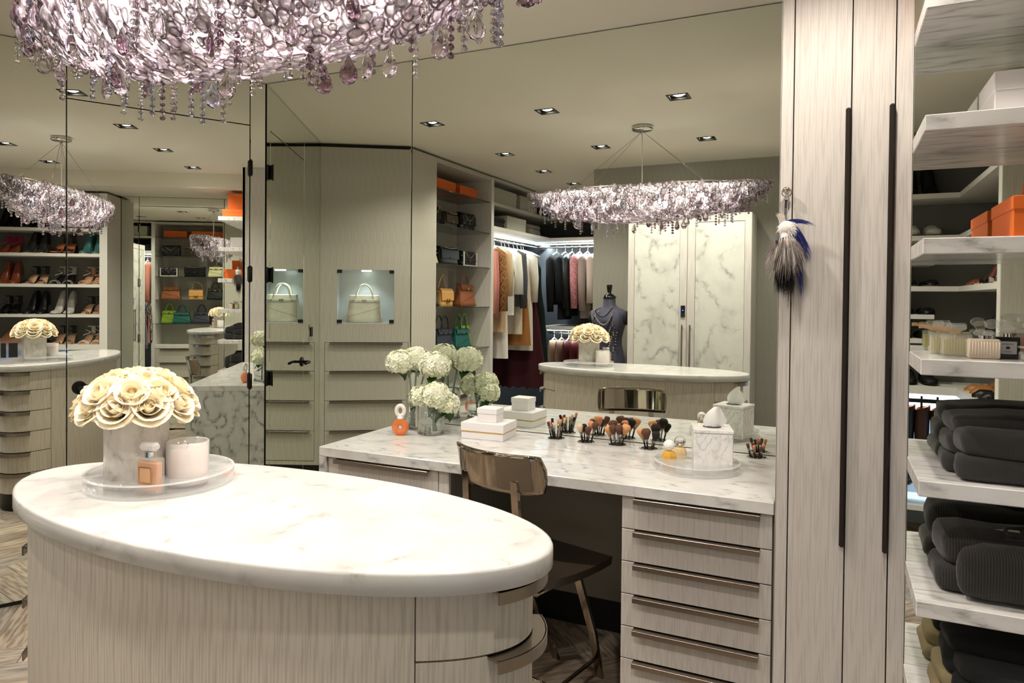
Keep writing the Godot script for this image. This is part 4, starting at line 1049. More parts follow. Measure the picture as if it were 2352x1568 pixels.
	folded("folded_sweater", "charcoal felted sweater at the back of the fifth shelf", Vector3(0.475, y[4], 0.735), 0, 0.46, 0.17, [0.045, 0.05, 0.055], char_, "sweater")
	folded("folded_sweater", "charcoal knit sweater at the front of the fifth shelf", Vector3(0.50, y[4], 0.825), 0, 0.48, 0.15, [0.058, 0.062], char_, "sweater")
	var k1 := folded("folded_sweater", "dark ribbed cardigan with open neckline on the sixth shelf", Vector3(0.465, y[5], 0.745), 0.06, 0.48, 0.18, [0.06, 0.09], rib, "sweater")
	obj("neckline", G.new().tube([Vector3(-0.10, 0.142, 0.06), Vector3(-0.02, 0.152, 0.075), Vector3(0.08, 0.148, 0.06), Vector3(0.1, 0.144, 0.02), Vector3(0.0, 0.148, -0.02), Vector3(-0.09, 0.143, 0.01)], 0.008, 8, false, true), rib, k1)
	obj("care_label", G.new().box(Vector3(-0.09, 0.146, 0.02), Vector3(0.05, 0.002, 0.012)), M.paperw, k1)
	folded("folded_sweater", "dark ribbed sweater rolled at the front of the sixth shelf", Vector3(0.50, y[5], 0.83), -0.03, 0.46, 0.15, [0.125], rib, "sweater")
	var kh := mat(Color(0.50, 0.45, 0.33), 0.9); var nv := mat(Color(0.045, 0.045, 0.055), 0.9)
	folded("folded_trousers", "khaki folded trousers under the black pair", Vector3(0.47, y[6], 0.755), 0.03, 0.48, 0.19, [0.04, 0.045], kh, "trousers")
	folded("folded_trousers", "black folded trousers lying on the khaki pair", Vector3(0.475, y[6] + 0.081, 0.76), 0.0, 0.46, 0.18, [0.05, 0.04], nv, "trousers")
	folded("folded_trousers", "tan folded trousers at the front under the navy pair", Vector3(0.52, y[6], 0.85), 0.0, 0.48, 0.12, [0.05], mat(Color(0.60, 0.48, 0.38), 0.9), "trousers")
	folded("folded_trousers", "navy folded trousers at the front of the seventh shelf", Vector3(0.50, y[6] + 0.05, 0.85), 0.0, 0.48, 0.13, [0.05, 0.045], nv, "trousers")

# ------------------------------------------------------------------ fur charm on the cabinet
func make_charm():
	var c := Vector3(-0.124, 1.655, ZS)
	var kn := thing("cabinet_knob", "round chrome knob on the oak cabinet holding the fur charm", "knob", c)
	obj("stem", G.new().at(Vector3.ZERO, Basis(Vector3.RIGHT, PI / 2)).sm().lathe([[0.0, 0.0], [0.005, 0.0], [0.004, 0.018], [0.0, 0.018]], 14), M.chrome, kn)
	obj("ball", G.new().ball(Vector3(0, 0, 0.024), Vector3(0.0105, 0.0105, 0.009), 18, 12), M.chrome, kn)
	var t := thing("fur_charm", "grey and black fur bag charm with white head tuft and blue crest", "charm", c + Vector3(0, 0, 0.017))
	obj("ring", G.new().tube(arc(0.0125, 0, TAU, 24, Vector3(0, -0.005, 0)).slice(0, 24), 0.0016, 8, false, true), M.chrome, t)
	obj("clasp", G.new().tube(arc(0.006, 0, TAU, 14, Vector3(0, -0.023, 0)).slice(0, 14), 0.0016, 8, false, true), M.chrome, t)
	obj("strap", G.new().strap([Vector3(-0.001, -0.026, 0.001), Vector3(-0.002, -0.05, 0.004), Vector3(-0.002, -0.092, 0.018)], Vector3(0.0065, 0, 0), 0.002), M.black, t)
	obj("tag", G.new().box(Vector3(0.006, -0.043, 0.002), Vector3(0.003, 0.024, 0.002), 0.0005), M.nickel, t)
	var head := Vector3(0.002, -0.108, 0.022)
	obj("head", G.new().ball(head, Vector3(0.021, 0.0215, 0.020), 20, 14), mat(Color(0.88, 0.85, 0.83), 0.95), t)
	obj("body_core", G.new().ball(Vector3(0.0, -0.165, 0.022), Vector3(0.027, 0.042, 0.020), 20, 14), mat(Color(0.20, 0.175, 0.165), 0.95), t)
	var hair := func(nm: String, n: int, org: Callable, len0: float, m: Material, wd: float) -> void:
		var g := G.new(); g.sm(false)
		for i in n:
			var q: Array = org.call(i)
			var p: Vector3 = q[0]; var d: Vector3 = q[1]; var ln: float = len0 * R.randf_range(0.6, 1.15)
			var pts := []
			for k in 5:
				var v := k / 4.0
				pts.append(p + d * ln * v + Vector3(0, -0.55 * ln * v * v, 0))
			var sd := d.cross(Vector3(rb(1), 0.2, 1)).normalized() * wd
			for k in 4:
				var w0 := 1.0 - k / 4.6; var w1 := 1.0 - (k + 1) / 4.6
				g.quad(pts[k] - sd * w0, pts[k] + sd * w0, pts[k + 1] + sd * w1, pts[k + 1] - sd * w1)
		obj(nm, g, m, t).set_meta("kind", "stuff")
	var rnd := func() -> Vector3: return Vector3(rb(1), rb(1), rb(1)).normalized()
	hair.call("white_fur", 500, func(_i): var d: Vector3 = rnd.call(); return [head + d * Vector3(0.019, 0.019, 0.018) + Vector3(0.003, 0, 0), (d + Vector3(0.3, -0.2, 0)).normalized()], 0.012, mat(Color(0.93, 0.91, 0.90), 0.95), 0.0005)
	hair.call("tuft", 90, func(_i): return [head + Vector3(-0.010 + rb(0.008), 0.016, rb(0.006)), Vector3(-0.16 + rb(0.18), 1.0, rb(0.2))], 0.058, mat(Color(0.86, 0.82, 0.78), 0.95), 0.00045)
	hair.call("blue_crest", 240, func(i): var a := lerpf(1.9, -1.0, float(i) / 240); return [head + Vector3(0.004 + cos(a) * 0.020, sin(a) * 0.022, rb(0.004)), Vector3(0.9 + rb(0.1), 0.35 if a > 0.6 else -1.0, rb(0.12)).normalized()], 0.055, mat(Color(0.06, 0.12, 0.42), 0.7), 0.0009)
	hair.call("blue_tail", 130, func(_i): return [Vector3(0.026 + rb(0.006), -0.122 + rb(0.012), 0.014 + rb(0.006)), Vector3(0.14 + rb(0.06), -1.0, rb(0.08))], 0.105, mat(Color(0.07, 0.12, 0.40), 0.7), 0.0009)
	hair.call("grey_fur", 1500, func(_i): var d: Vector3 = rnd.call(); return [Vector3(0, -0.158, 0.022) + d * Vector3(0.026, 0.036, 0.020), (d * Vector3(0.75, 0.3, 0.75) + Vector3(0, -0.55, 0)).normalized()], 0.036, mat(Color(0.45, 0.40, 0.38), 0.95), 0.0008)
	hair.call("silver_fur", 420, func(_i): var d: Vector3 = rnd.call(); return [Vector3(0, -0.152, 0.024) + d * Vector3(0.027, 0.034, 0.021), (d * Vector3(0.6, 0.2, 0.6) + Vector3(0, -0.75, 0)).normalized()], 0.046, mat(Color(0.80, 0.77, 0.75), 0.95), 0.0007)
	hair.call("black_fur", 800, func(_i): return [Vector3(rb(0.022), -0.19 + rb(0.012), 0.02 + rb(0.014)), Vector3(rb(0.16), -1.0, rb(0.14)).normalized()], 0.058, mat(Color(0.05, 0.045, 0.045), 0.95), 0.0008)
	hair.call("wispy_fur", 60, func(_i): return [Vector3(0.012 + rb(0.012), -0.20 + rb(0.01), 0.016 + rb(0.008)), Vector3(rb(0.1), -1.0, rb(0.1)).normalized()], 0.085, mat(Color(0.34, 0.30, 0.29), 0.95), 0.0006)
	obj("necktie", G.new().strap([Vector3(-0.018, -0.121, 0.038), Vector3(-0.021, -0.142, 0.046), Vector3(-0.020, -0.160, 0.048)], Vector3(0.007, 0, 0.002), 0.002), M.black, t)
	obj("collar", G.new().at(Vector3(-0.004, -0.127, 0.024), Basis(Vector3.BACK, 0.3)).sm(false).lathe([[0.014, -0.005], [0.018, -0.006], [0.0165, 0.005], [0.013, 0.005]], 20), M.paperw, t)

# ------------------------------------------------------------------ handbags
func bag(n: String, label: String, p: Vector3, turn: float, w: float, h: float, d: float, m: Material, kind: String, hw: Material = M.gold, hs := 0.1) -> Node3D:
	var t := thing(n, label, "handbag", p, turn)
	var tote := kind == "tote" or kind == "kelly" or kind == "satchel"
	var g := G.new(); g.sm()
	var rings := []
	var top := 0.80 if tote else 0.97
	for i in 7:
		var v := i / 6.0; var k := lerpf(1.0, top, v)
		var dz := d * (lerpf(1.0, 0.30, v) if tote else lerpf(1.0, 0.85, v))
		var r := []
		for j in 40:
			var a := TAU * j / 40
			r.append(Vector3(signf(cos(a)) * pow(absf(cos(a)), 0.22) * w / 2 * k, 0.004 + v * (h - 0.004), -signf(sin(a)) * pow(absf(sin(a)), 0.3) * dz / 2))
		rings.append(r)
	g.loft(rings)
	obj("body", g, m, t)
	if tote:
		var zt := d * 0.22
		obj("flap", G.new().strap([Vector3(0, h + 0.002, -zt * 0.9), Vector3(0, h + 0.005, 0), Vector3(0, h + 0.001, zt), Vector3(0, h * 0.78, d * 0.31)], Vector3(w * 0.80, 0, 0), 0.004), m, t)
		obj("belt_strap", G.new().box(Vector3(0, h * 0.82, d * 0.30), Vector3(w * 0.84, 0.014, 0.004), 0.001), m, t)
		obj("clasp", G.new().box(Vector3(0, h * 0.82, d * 0.30 + 0.004), Vector3(0.034, 0.018, 0.004), 0.001).box(Vector3(-w * 0.3, h * 0.82, d * 0.30 + 0.003), Vector3(0.02, 0.012, 0.004), 0.001).box(Vector3(w * 0.3, h * 0.82, d * 0.30 + 0.003), Vector3(0.02, 0.012, 0.004), 0.001), hw, t)
		obj("piping", G.new().tube([Vector3(-w * 0.46, h * 0.62, d * 0.36), Vector3(0.0, h * 0.40, d * 0.40), Vector3(w * 0.48, h * 0.22, d * 0.45)], 0.0016, 5), m, t)
		for s in ([-1, 1] if kind == "tote" else [0]):
			obj("handle", G.new().tube(arc(w * 0.23, 0, PI, 18, Vector3(0, h * 0.86, s * d * 0.24), hs + h * 0.14), 0.0055, 8), m, t)
		if kind == "satchel": obj("shoulder_strap", G.new().strap([Vector3(w * 0.3, h * 0.9, 0.0), Vector3(w * 0.34, h * 0.6, d * 0.4), Vector3(w * 0.34, h * 0.25, d * 0.46)], Vector3(0.018, 0, 0), 0.003), m, t)
		obj("foot_stud", G.new().box(Vector3(-w * 0.4, 0.003, d * 0.3), Vector3(0.01, 0.006, 0.01)).box(Vector3(w * 0.4, 0.003, d * 0.3), Vector3(0.01, 0.006, 0.01)), hw, t)
	else:
		obj("flap", G.new().strap([Vector3(0, h * 0.94, -d * 0.42), Vector3(0, h + 0.008, -d * 0.1), Vector3(0, h + 0.006, d * 0.3), Vector3(0, h * 0.86, d * 0.5), Vector3(0, h * 0.38, d * 0.54)], Vector3(w * 0.98, 0, 0), 0.006), m, t)
		if kind == "round":
			obj("clasp", G.new().box(Vector3(0, h * 0.36, d * 0.54 + 0.006), Vector3(0.05, 0.012, 0.006), 0.001).box(Vector3(-0.02, h * 0.36, d * 0.54 + 0.006), Vector3(0.012, 0.036, 0.006), 0.001).box(Vector3(0.02, h * 0.36, d * 0.54 + 0.006), Vector3(0.012, 0.036, 0.006), 0.001), hw, t)
			var sp := []
			for k in 23:
				var a := PI * k / 22; sp.append(Vector3(cos(a) * w * 0.42 + sin(a * 3.0) * 0.012, h * 0.9 + sin(a) * hs, -d * 0.2 + sin(a * 2.0) * 0.02))
			obj("shoulder_strap", G.new().tube(sp, 0.004, 6), m, t)
		else:
			var q := G.new()
			q.tube(arc(0.009, 0.8, TAU - 0.8, 12, Vector3(-0.004, h * 0.45, d * 0.54 + 0.006)), 0.0022, 6).tube(arc(0.009, PI + 0.8, TAU + PI - 0.8, 12, Vector3(0.004, h * 0.45, d * 0.54 + 0.006)), 0.0022, 6)
			obj("clasp", q, hw, t)
			var ch := G.new(); var c := 22
			for k in c:
				var u := lerpf(-1, 1, float(k) / (c - 1))
				ch.ball(Vector3(u * w * 0.36, h + 0.006 - 0.42 * h * (1.0 - u * u) * (1.0 if hs > 0.0 else 0.2), d * 0.56 + 0.002), Vector3(0.007, 0.0045, 0.0035), 6, 4)
			obj("chain", ch, hw, t)
	return t
func leather(c: Color, rough := 0.42) -> StandardMaterial3D: return mat(c, rough)
func quilt(c: Color, sc := 12.0) -> StandardMaterial3D:
	var m := mat(Color.WHITE, 0.35)
	var im := Image.create(64, 64, false, Image.FORMAT_RGB8); var hm := Image.create(64, 64, false, Image.FORMAT_RGB8)
	for y in 64:
		for x in 64:
			var a := fposmod((x + y) / 64.0, 1.0); var b := fposmod((x - y) / 64.0, 1.0)
			var v := clampf(minf(minf(a, 1 - a), minf(b, 1 - b)) * 5.0, 0, 1)
			im.set_pixel(x, y, c.darkened(0.5).lerp(c, v)); hm.set_pixel(x, y, Color(v, v, v))
	m.albedo_texture = ImageTexture.create_from_image(im)
	m.heightmap_enabled = true; m.heightmap_texture = ImageTexture.create_from_image(hm); m.heightmap_scale = 0.35
	return tri_map(m, Vector3.ONE * sc)
func croc(a: Color, b: Color, sc := 14.0) -> StandardMaterial3D:
	var m := mat(Color.WHITE, 0.3)
	var n := FastNoiseLite.new(); n.noise_type = FastNoiseLite.TYPE_CELLULAR; n.frequency = 0.06; n.cellular_return_type = FastNoiseLite.RETURN_DISTANCE2_SUB; n.seed = 4
	var t := NoiseTexture2D.new(); t.noise = n; t.width = 256; t.height = 256; t.seamless = true; t.color_ramp = ramp([[0.0, b], [0.22, a.lerp(b, 0.4)], [0.5, a]])
	m.albedo_texture = t
	return tri_map(m, Vector3(sc, sc * 0.8, sc))
func make_bags():
	var f := PI / 2; var x := XE - 0.17
	var top := GSH
	for q in [[2.645, 0.33, "left orange box on the top glass shelf by the divider", 0.0], [2.25, 0.32, "middle orange box on the top glass shelf", 0.0], [2.02, 0.13, "small orange box at the niche end of the top glass shelf", -0.03]]:
		carton("shoe_box", q[2], Vector3(x + q[3] - 0.02, top[0], q[0]), f, q[1], 0.098, 0.2, 0.03, M.orange)
	var bk := leather(Color(0.035, 0.033, 0.035), 0.35)
	bag("handbag", "black quilted flap bag with chain on the second glass shelf", Vector3(x, top[1], 2.72), f, 0.26, 0.155, 0.08, quilt(Color(0.06, 0.055, 0.06)), "flap", M.nickel, 0.1)
	var gl := croc(Color(0.42, 0.38, 0.33), Color(0.10, 0.09, 0.09), 40.0); gl.metallic = 0.6; gl.roughness = 0.3
	bag("handbag", "glittering silver sequined flap bag on the second glass shelf", Vector3(x, top[1], 2.42), f, 0.20, 0.13, 0.08, gl, "flap", M.gold, 0.0)
	bag("handbag", "black flap bag with gold clasp at the niche end of the second glass shelf", Vector3(x, top[1], 2.11), f, 0.22, 0.15, 0.09, bk, "flap", M.gold, 0.1)
	var bw := bag("handbag", "black quilted bag with white checkered border on the third glass shelf", Vector3(x, top[2], 2.75), f, 0.24, 0.13, 0.07, quilt(Color(0.05, 0.05, 0.055), 16.0), "flap", M.nickel, 0.1)
	var fr := G.new()
	for s in [-1, 1]: fr.box(Vector3(s * 0.118, 0.066, 0.04), Vector3(0.016, 0.132, 0.012), 0.002)
	fr.box(Vector3(0, 0.009, 0.042), Vector3(0.24, 0.016, 0.012), 0.002)
	obj("border", fr, croc(Color(0.92, 0.90, 0.86), Color(0.20, 0.19, 0.18), 22.0), bw)
	bag("handbag", "glossy black crocodile flap bag in the middle of the third glass shelf", Vector3(x, top[2], 2.38), f, 0.30, 0.145, 0.09, croc(Color(0.055, 0.055, 0.06), Color(0.015, 0.015, 0.015), 18.0), "flap", M.nickel, 0.0)
	bag("handbag", "pale python print bag at the niche end of the third glass shelf", Vector3(x, top[2], 2.07), f, 0.24, 0.15, 0.11, croc(Color(0.86, 0.84, 0.66), Color(0.48, 0.46, 0.36), 20.0), "satchel", M.gold, 0.02)
	bag("handbag", "brown leather top-handle bag on the fourth glass shelf", Vector3(x, top[3], 2.725), f, 0.285, 0.19, 0.11, leather(Color(0.55, 0.32, 0.18)), "kelly", M.gold, 0.09)
	bag("handbag", "tan flap shoulder bag with looping strap on the fourth glass shelf", Vector3(x, top[3], 2.36), f, 0.205, 0.145, 0.07, leather(Color(0.80, 0.60, 0.33)), "round", M.gold, 0.14)
	bag("handbag", "black top-handle bag with gold lock on the fourth glass shelf", Vector3(x, top[3], 2.085), f, 0.25, 0.175, 0.11, bk, "kelly", M.gold, 0.09)
	bag("handbag", "lime green handbag on the fifth glass shelf behind the teal one", Vector3(x - 0.05, top[4], 2.76), f, 0.235, 0.185, 0.12, leather(Color(0.62, 0.76, 0.24)), "tote", M.nickel, 0.11)
	bag("handbag", "teal double-handle handbag on the fifth glass shelf", Vector3(x + 0.05, top[4], 2.555), f, 0.27, 0.165, 0.11, leather(Color(0.07, 0.33, 0.31)), "tote", M.nickel, 0.11)
	bag("handbag", "navy double-handle handbag on the fifth glass shelf", Vector3(x + 0.03, top[4], 2.275), f, 0.27, 0.175, 0.12, leather(Color(0.16, 0.17, 0.23)), "tote", M.nickel, 0.11)
	bag("handbag", "burgundy handbag at the niche end of the fifth glass shelf", Vector3(x, top[4], 2.05), f, 0.2, 0.16, 0.11, leather(Color(0.30, 0.05, 0.10)), "tote", M.gold, 0.1)
	# niche bag
	var nb := bag("handbag", "pale crocodile handbag lit in the glass niche of the oak cabinet", Vector3.ZERO, 0, 0.268, 0.195, 0.12, niche_skin(), "tote", M.nickel, 0.085)
	nb.transform = Transform3D(NB(), Vector3(XE, 0, 1.583) + NB() * Vector3(0.34, 1.1535, -0.125))
func niche_skin() -> StandardMaterial3D:
	var m := mat(Color.WHITE, 0.3)
	var n := FastNoiseLite.new(); n.noise_type = FastNoiseLite.TYPE_CELLULAR; n.frequency = 0.055; n.cellular_return_type = FastNoiseLite.RETURN_DISTANCE2_SUB; n.seed = 9
	var im := Image.create(256, 256, false, Image.FORMAT_RGB8)
	for y in 256:
		for x in 256:
			var e := absf(x - 128) / 128.0       # the flanks of the hide are darker than its belly
			var c := clampf(n.get_noise_2d(x * (1.0 if e > 0.5 else 0.45), y) * 0.5 + 0.75, 0, 1)
			var k := smoothstep(0.42, 0.95, e)
			im.set_pixel(x, y, Color(0.88, 0.85, 0.74).lerp(Color(0.50, 0.43, 0.33), k * (0.45 + 0.55 * (1.0 - c))).darkened(0.25 * (1.0 - c)))
	m.albedo_texture = ImageTexture.create_from_image(im)
	m.uv1_offset = Vector3(0.5, 0, 0)
	return tri_map(m, Vector3(3.6, 3.6, 3.6), false, Vector3(0.5, 0, 0.5))

# ------------------------------------------------------------------ hanging clothes
func garment(n: String, label: String, p: Vector3, turn: float, m: Material, len: float, cat: String, group: String, o := {}) -> Node3D:
	# hung by a hook at p (a point on the rail); local x is the width, z the thickness
	var t := thing(n, label, cat, p, turn, group)
	var w: float = o.get("w", 0.40); var hem: float = o.get("hem", w * 0.95); var th: float = o.get("th", 0.07); var sl: float = o.get("sleeve", 0.0); var drop := 0.115
	var pl: float = o.get("pleat", 0.006); var nop: bool = o.get("skirt", false)
	obj("hanger", G.new().tube([Vector3(0.012, 0.0, 0), Vector3(0.006, 0.014, 0), Vector3(-0.008, 0.012, 0), Vector3(-0.010, -0.006, 0), Vector3(0, -0.03, 0), Vector3(0, -0.055, 0)], 0.0022, 6).tube([Vector3(-w * 0.46, -drop - 0.012, 0), Vector3(-w * 0.25, -0.085, 0), Vector3(0, -0.055, 0), Vector3(w * 0.25, -0.085, 0), Vector3(w * 0.46, -drop - 0.012, 0)], 0.0075, 8), M.white, t)
	var g := G.new(); g.sm()
	var rings := []
	var nr := 16; var ph := p.x * 7.0 + p.z * 11.0
	for i in nr + 1:
		var v := float(i) / nr
		var k := smoothstep(0.0, 0.10, v)
		var hw := lerpf(0.045, w * 0.5, pow(k, 0.7)) if not nop else lerpf(w * 0.42, w * 0.5, k)
		if v > 0.12: hw = lerpf(w * 0.5, hem * 0.5, (v - 0.12) / 0.88) * (1.0 - (0.0 if nop else 0.06) * sin(PI * clampf((v - 0.15) / 0.35, 0, 1)))
		var y := -drop + 0.035 - len * v
		var r := []
		for j in 60:
			var a := TAU * j / 60
			var f := pl * smoothstep(0.1, 1.0, v) * (sin(a * 9.0 + ph) + 0.6 * sin(a * 5.0 + ph * 2.0 + v * 3.0))
			var scal: float = o.get("lace", 0.0) * (0.5 + 0.5 * cos(a * 22.0)) * smoothstep(0.93, 1.0, v)
			r.append(Vector3(cos(a) * (hw + f), y - (0.035 * absf(cos(a)) * k if not nop else 0.0) * (1.0 - v) - scal, -sin(a) * (th * 0.5 * lerpf(0.6, 1.0, k) + f * 1.4)))
		rings.append(r)
	rings.reverse()
	g.loft(rings, false, true)
	obj("garment_body", g, m, t)
	if sl > 0.0:
		for s in [-1.0, 1.0]:
			var pts := [Vector3(s * w * 0.40, -drop + 0.0, 0), Vector3(s * (w * 0.5 + 0.012), -drop - 0.05, 0.006), Vector3(s * (w * 0.5 + 0.030), -drop - sl * 0.5, 0.012), Vector3(s * (w * 0.5 + 0.024), -drop - sl, 0.02)]
			obj("sleeve", G.new().tube(pts, [0.034, 0.047, 0.042, o.get("cuff", 0.036)], 14), m, t)
	if o.has("trim"):
		obj("front_edge", G.new().box(Vector3(0.0, -drop - len * 0.45, th * 0.5 + 0.004), Vector3(0.012, len * 0.84, 0.004)), o.trim, t)
	return t
func cloth(c: Color, rough := 0.9) -> StandardMaterial3D:
	var m := mat(c, rough); m.rim_enabled = true; m.rim = 0.25; m.rim_tint = 0.6; return m
func tweed(a: Color, b: Color, sd: int) -> StandardMaterial3D:
	var m := mat(Color.WHITE, 0.95); m.albedo_texture = ntex(0.12, FastNoiseLite.TYPE_VALUE, FastNoiseLite.FRACTAL_FBM, 2, ramp([[0.2, a], [0.7, b]]), 0.0, sd, 128); return tri_map(m, Vector3(9, 9, 9))
func make_clothes():
	var rx := -3.06; var ry := 1.912
	var gr := "clothes on the long side rail"
	var lace := cloth(Color(0.25, 0.035, 0.085))
	garment("jumpsuit", "dusty pink long-sleeved jumpsuit, first on the rail by the handbags", Vector3(rx, ry, 3.01), 0, cloth(Color(0.83, 0.55, 0.48)), 1.22, "clothing", gr, {"w": 0.42, "sleeve": 0.60, "hem": 0.44})
	garment("jumpsuit", "rose pink satin jumpsuit, second on the rail by the handbags", Vector3(rx, ry, 3.10), 0.06, cloth(Color(0.72, 0.44, 0.42), 0.5), 1.15, "clothing", gr, {"w": 0.40, "sleeve": 0.64, "hem": 0.40})
	garment("jacket", "caramel banded fur jacket with full sleeves", Vector3(rx, ry, 3.22), 0, tweed(Color(0.36, 0.22, 0.11), Color(0.72, 0.52, 0.32), 5), 0.62, "clothing", gr, {"w": 0.44, "th": 0.12, "sleeve": 0.58, "cuff": 0.05})
	garment("blouse", "champagne beige satin tunic beside the fur jacket", Vector3(rx, ry, 3.36), 0, cloth(Color(0.82, 0.71, 0.55), 0.45), 0.82, "clothing", gr, {"w": 0.44, "sleeve": 0.44, "th": 0.09})
	garment("trousers", "long white trousers hanging behind the beige tunic", Vector3(rx, ry, 3.44), 0, cloth(Color(0.90, 0.885, 0.85)), 1.08, "clothing", gr, {"w": 0.36, "hem": 0.42})
	garment("shirt", "crisp white shirt with short full sleeves", Vector3(rx, ry, 3.56), 0, cloth(Color(0.93, 0.925, 0.90)), 0.66, "clothing", gr, {"w": 0.46, "sleeve": 0.42, "cuff": 0.052, "th": 0.10})
	garment("jacket", "charcoal grey cardigan with long sleeves", Vector3(rx, ry, 3.72), 0, cloth(Color(0.30, 0.30, 0.32)), 0.58, "clothing", gr, {"w": 0.43, "sleeve": 0.56})
	garment("dress", "cream knee-length dress next to the camel skirt", Vector3(rx, ry, 3.80), 0, cloth(Color(0.86, 0.80, 0.70)), 0.86, "clothing", gr, {"w": 0.42})
	garment("skirt", "camel suede midi skirt between pale dresses", Vector3(rx, ry, 3.90), 0, cloth(Color(0.66, 0.44, 0.22)), 0.98, "clothing", gr, {"w": 0.38, "hem": 0.50})
	garment("coat", "ivory long coat before the dark gowns", Vector3(rx, ry, 4.02), 0, cloth(Color(0.91, 0.88, 0.82)), 1.04, "clothing", gr, {"w": 0.42, "sleeve": 0.5, "hem": 0.46})
	garment("gown", "burgundy lace gown with scalloped hem reaching lowest", Vector3(rx, ry, 4.12), 0, lace, 1.42, "clothing", gr, {"w": 0.38, "hem": 0.72, "lace": 0.035, "pleat": 0.012, "th": 0.11})
	garment("gown", "black gown with deep green underskirt", Vector3(rx, ry, 4.22), 0, cloth(Color(0.03, 0.03, 0.035)), 1.06, "clothing", gr, {"w": 0.42, "hem": 0.55, "pleat": 0.01})
	garment("gown", "bottle green pleated gown at the corner of the rail", Vector3(rx, ry, 4.28), 0, cloth(Color(0.02, 0.14, 0.125)), 1.18, "clothing", gr, {"w": 0.42, "hem": 0.60, "pleat": 0.012})
	var bz := 4.62; var by := 1.908; var q := PI / 2
	var g2 := "jackets on the rear rail"
	garment("jacket", "black velvet blazer with white piping, leftmost on the rear rail", Vector3(-2.80, by, bz), q, cloth(Color(0.025, 0.025, 0.03)), 0.56, "clothing", g2, {"w": 0.42, "sleeve": 0.60, "th": 0.11, "trim": M.white})
	garment("dress", "long black dress between black blazers", Vector3(-2.70, by, bz), q, cloth(Color(0.03, 0.03, 0.032)), 0.72, "clothing", g2, {"w": 0.40, "sleeve": 0.5})
	garment("jacket", "black silk blouse beside the pink tweed", Vector3(-2.62, by, bz), q, cloth(Color(0.04, 0.04, 0.045), 0.5), 0.68, "clothing", g2, {"w": 0.40, "sleeve": 0.56})
	garment("jacket", "pink tweed jacket with dark buttons", Vector3(-2.53, by, bz), q, tweed(Color(0.72, 0.38, 0.42), Color(0.90, 0.66, 0.66), 6), 0.54, "clothing", g2, {"w": 0.40, "sleeve": 0.56, "th": 0.09})
	garment("jacket", "dusty mauve wool jacket", Vector3(-2.44, by, bz), q, cloth(Color(0.66, 0.58, 0.55)), 0.70, "clothing", g2, {"w": 0.40, "sleeve": 0.58, "th": 0.09})
	garment("jacket", "pale blush jacket with wide cuffs", Vector3(-2.34, by, bz), q, cloth(Color(0.84, 0.76, 0.71)), 0.54, "clothing", g2, {"w": 0.42, "sleeve": 0.5, "cuff": 0.05, "th": 0.09})
	garment("jacket", "grey and beige tweed jacket", Vector3(-2.24, by, bz), q, tweed(Color(0.40, 0.37, 0.33), Color(0.76, 0.72, 0.66), 7), 0.58, "clothing", g2, {"w": 0.42, "sleeve": 0.5, "th": 0.1})
	garment("coat", "long speckled grey tweed coat at the column", Vector3(-2.14, by, bz), q, tweed(Color(0.28, 0.26, 0.24), Color(0.68, 0.64, 0.58), 8), 0.66, "clothing", g2, {"w": 0.42, "sleeve": 0.5, "th": 0.1})
	garment("coat", "taupe coat behind the grey marbled wall edge", Vector3(-2.04, by, bz), q, cloth(Color(0.45, 0.41, 0.37)), 0.68, "clothing", g2, {"w": 0.42, "sleeve": 0.5, "th": 0.1})
	var cs := [[Color(0.62, 0.50, 0.40), "light brown"], [Color(0.52, 0.40, 0.33), "brown"], [Color(0.30, 0.05, 0.08), "wine red"], [Color(0.36, 0.08, 0.10), "burgundy"], [Color(0.40, 0.14, 0.14), "rust red"], [Color(0.78, 0.70, 0.60), "sand"], [Color(0.70, 0.58, 0.42), "tan"], [Color(0.86, 0.84, 0.78), "off-white"], [Color(0.78, 0.78, 0.74), "pale grey"], [Color(0.40, 0.40, 0.42), "dark grey"]]
	for i in cs.size():
		garment("skirt", "%s skirt clipped on the low rear rail" % cs[i][1], Vector3(-2.82 + 0.085 * i, 0.955, bz), q, cloth(cs[i][0], 0.5), 0.44, "clothing", "skirts on the low rear rail", {"w": 0.36, "skirt": true, "hem": 0.40})
	# boxes and folded clothes on the closet shelves
	var bxm := mat(Color(0.66, 0.66, 0.60), 0.8)
	carton("storage_box", "grey linen box on the upper closet shelf next to the divider", Vector3(-3.02, 2.2045, 3.29), PI / 2, 0.52, 0.15, 0.40, 0.055, bxm)
	carton("storage_box", "second grey linen box farther along the upper closet shelf", Vector3(-3.02, 2.2045, 3.86), PI / 2, 0.44, 0.15, 0.40, 0.055, bxm)
	carton("storage_box", "grey linen box on the lower closet shelf between folded clothes", Vector3(-3.02, 1.9895, 3.56), PI / 2, 0.46, 0.135, 0.40, 0.05, bxm)
	folded("folded_sweater", "black folded sweaters on the lower closet shelf by the divider", Vector3(-2.98, 1.9895, 3.12), 0, 0.36, 0.30, [0.05, 0.05], mat(Color(0.04, 0.04, 0.04), 0.9), "sweater")
	folded("folded_sweater", "taupe folded blankets on the lower closet shelf", Vector3(-2.98, 1.9895, 4.0), 0, 0.36, 0.34, [0.06, 0.06], mat(Color(0.42, 0.39, 0.36), 0.9), "blanket")

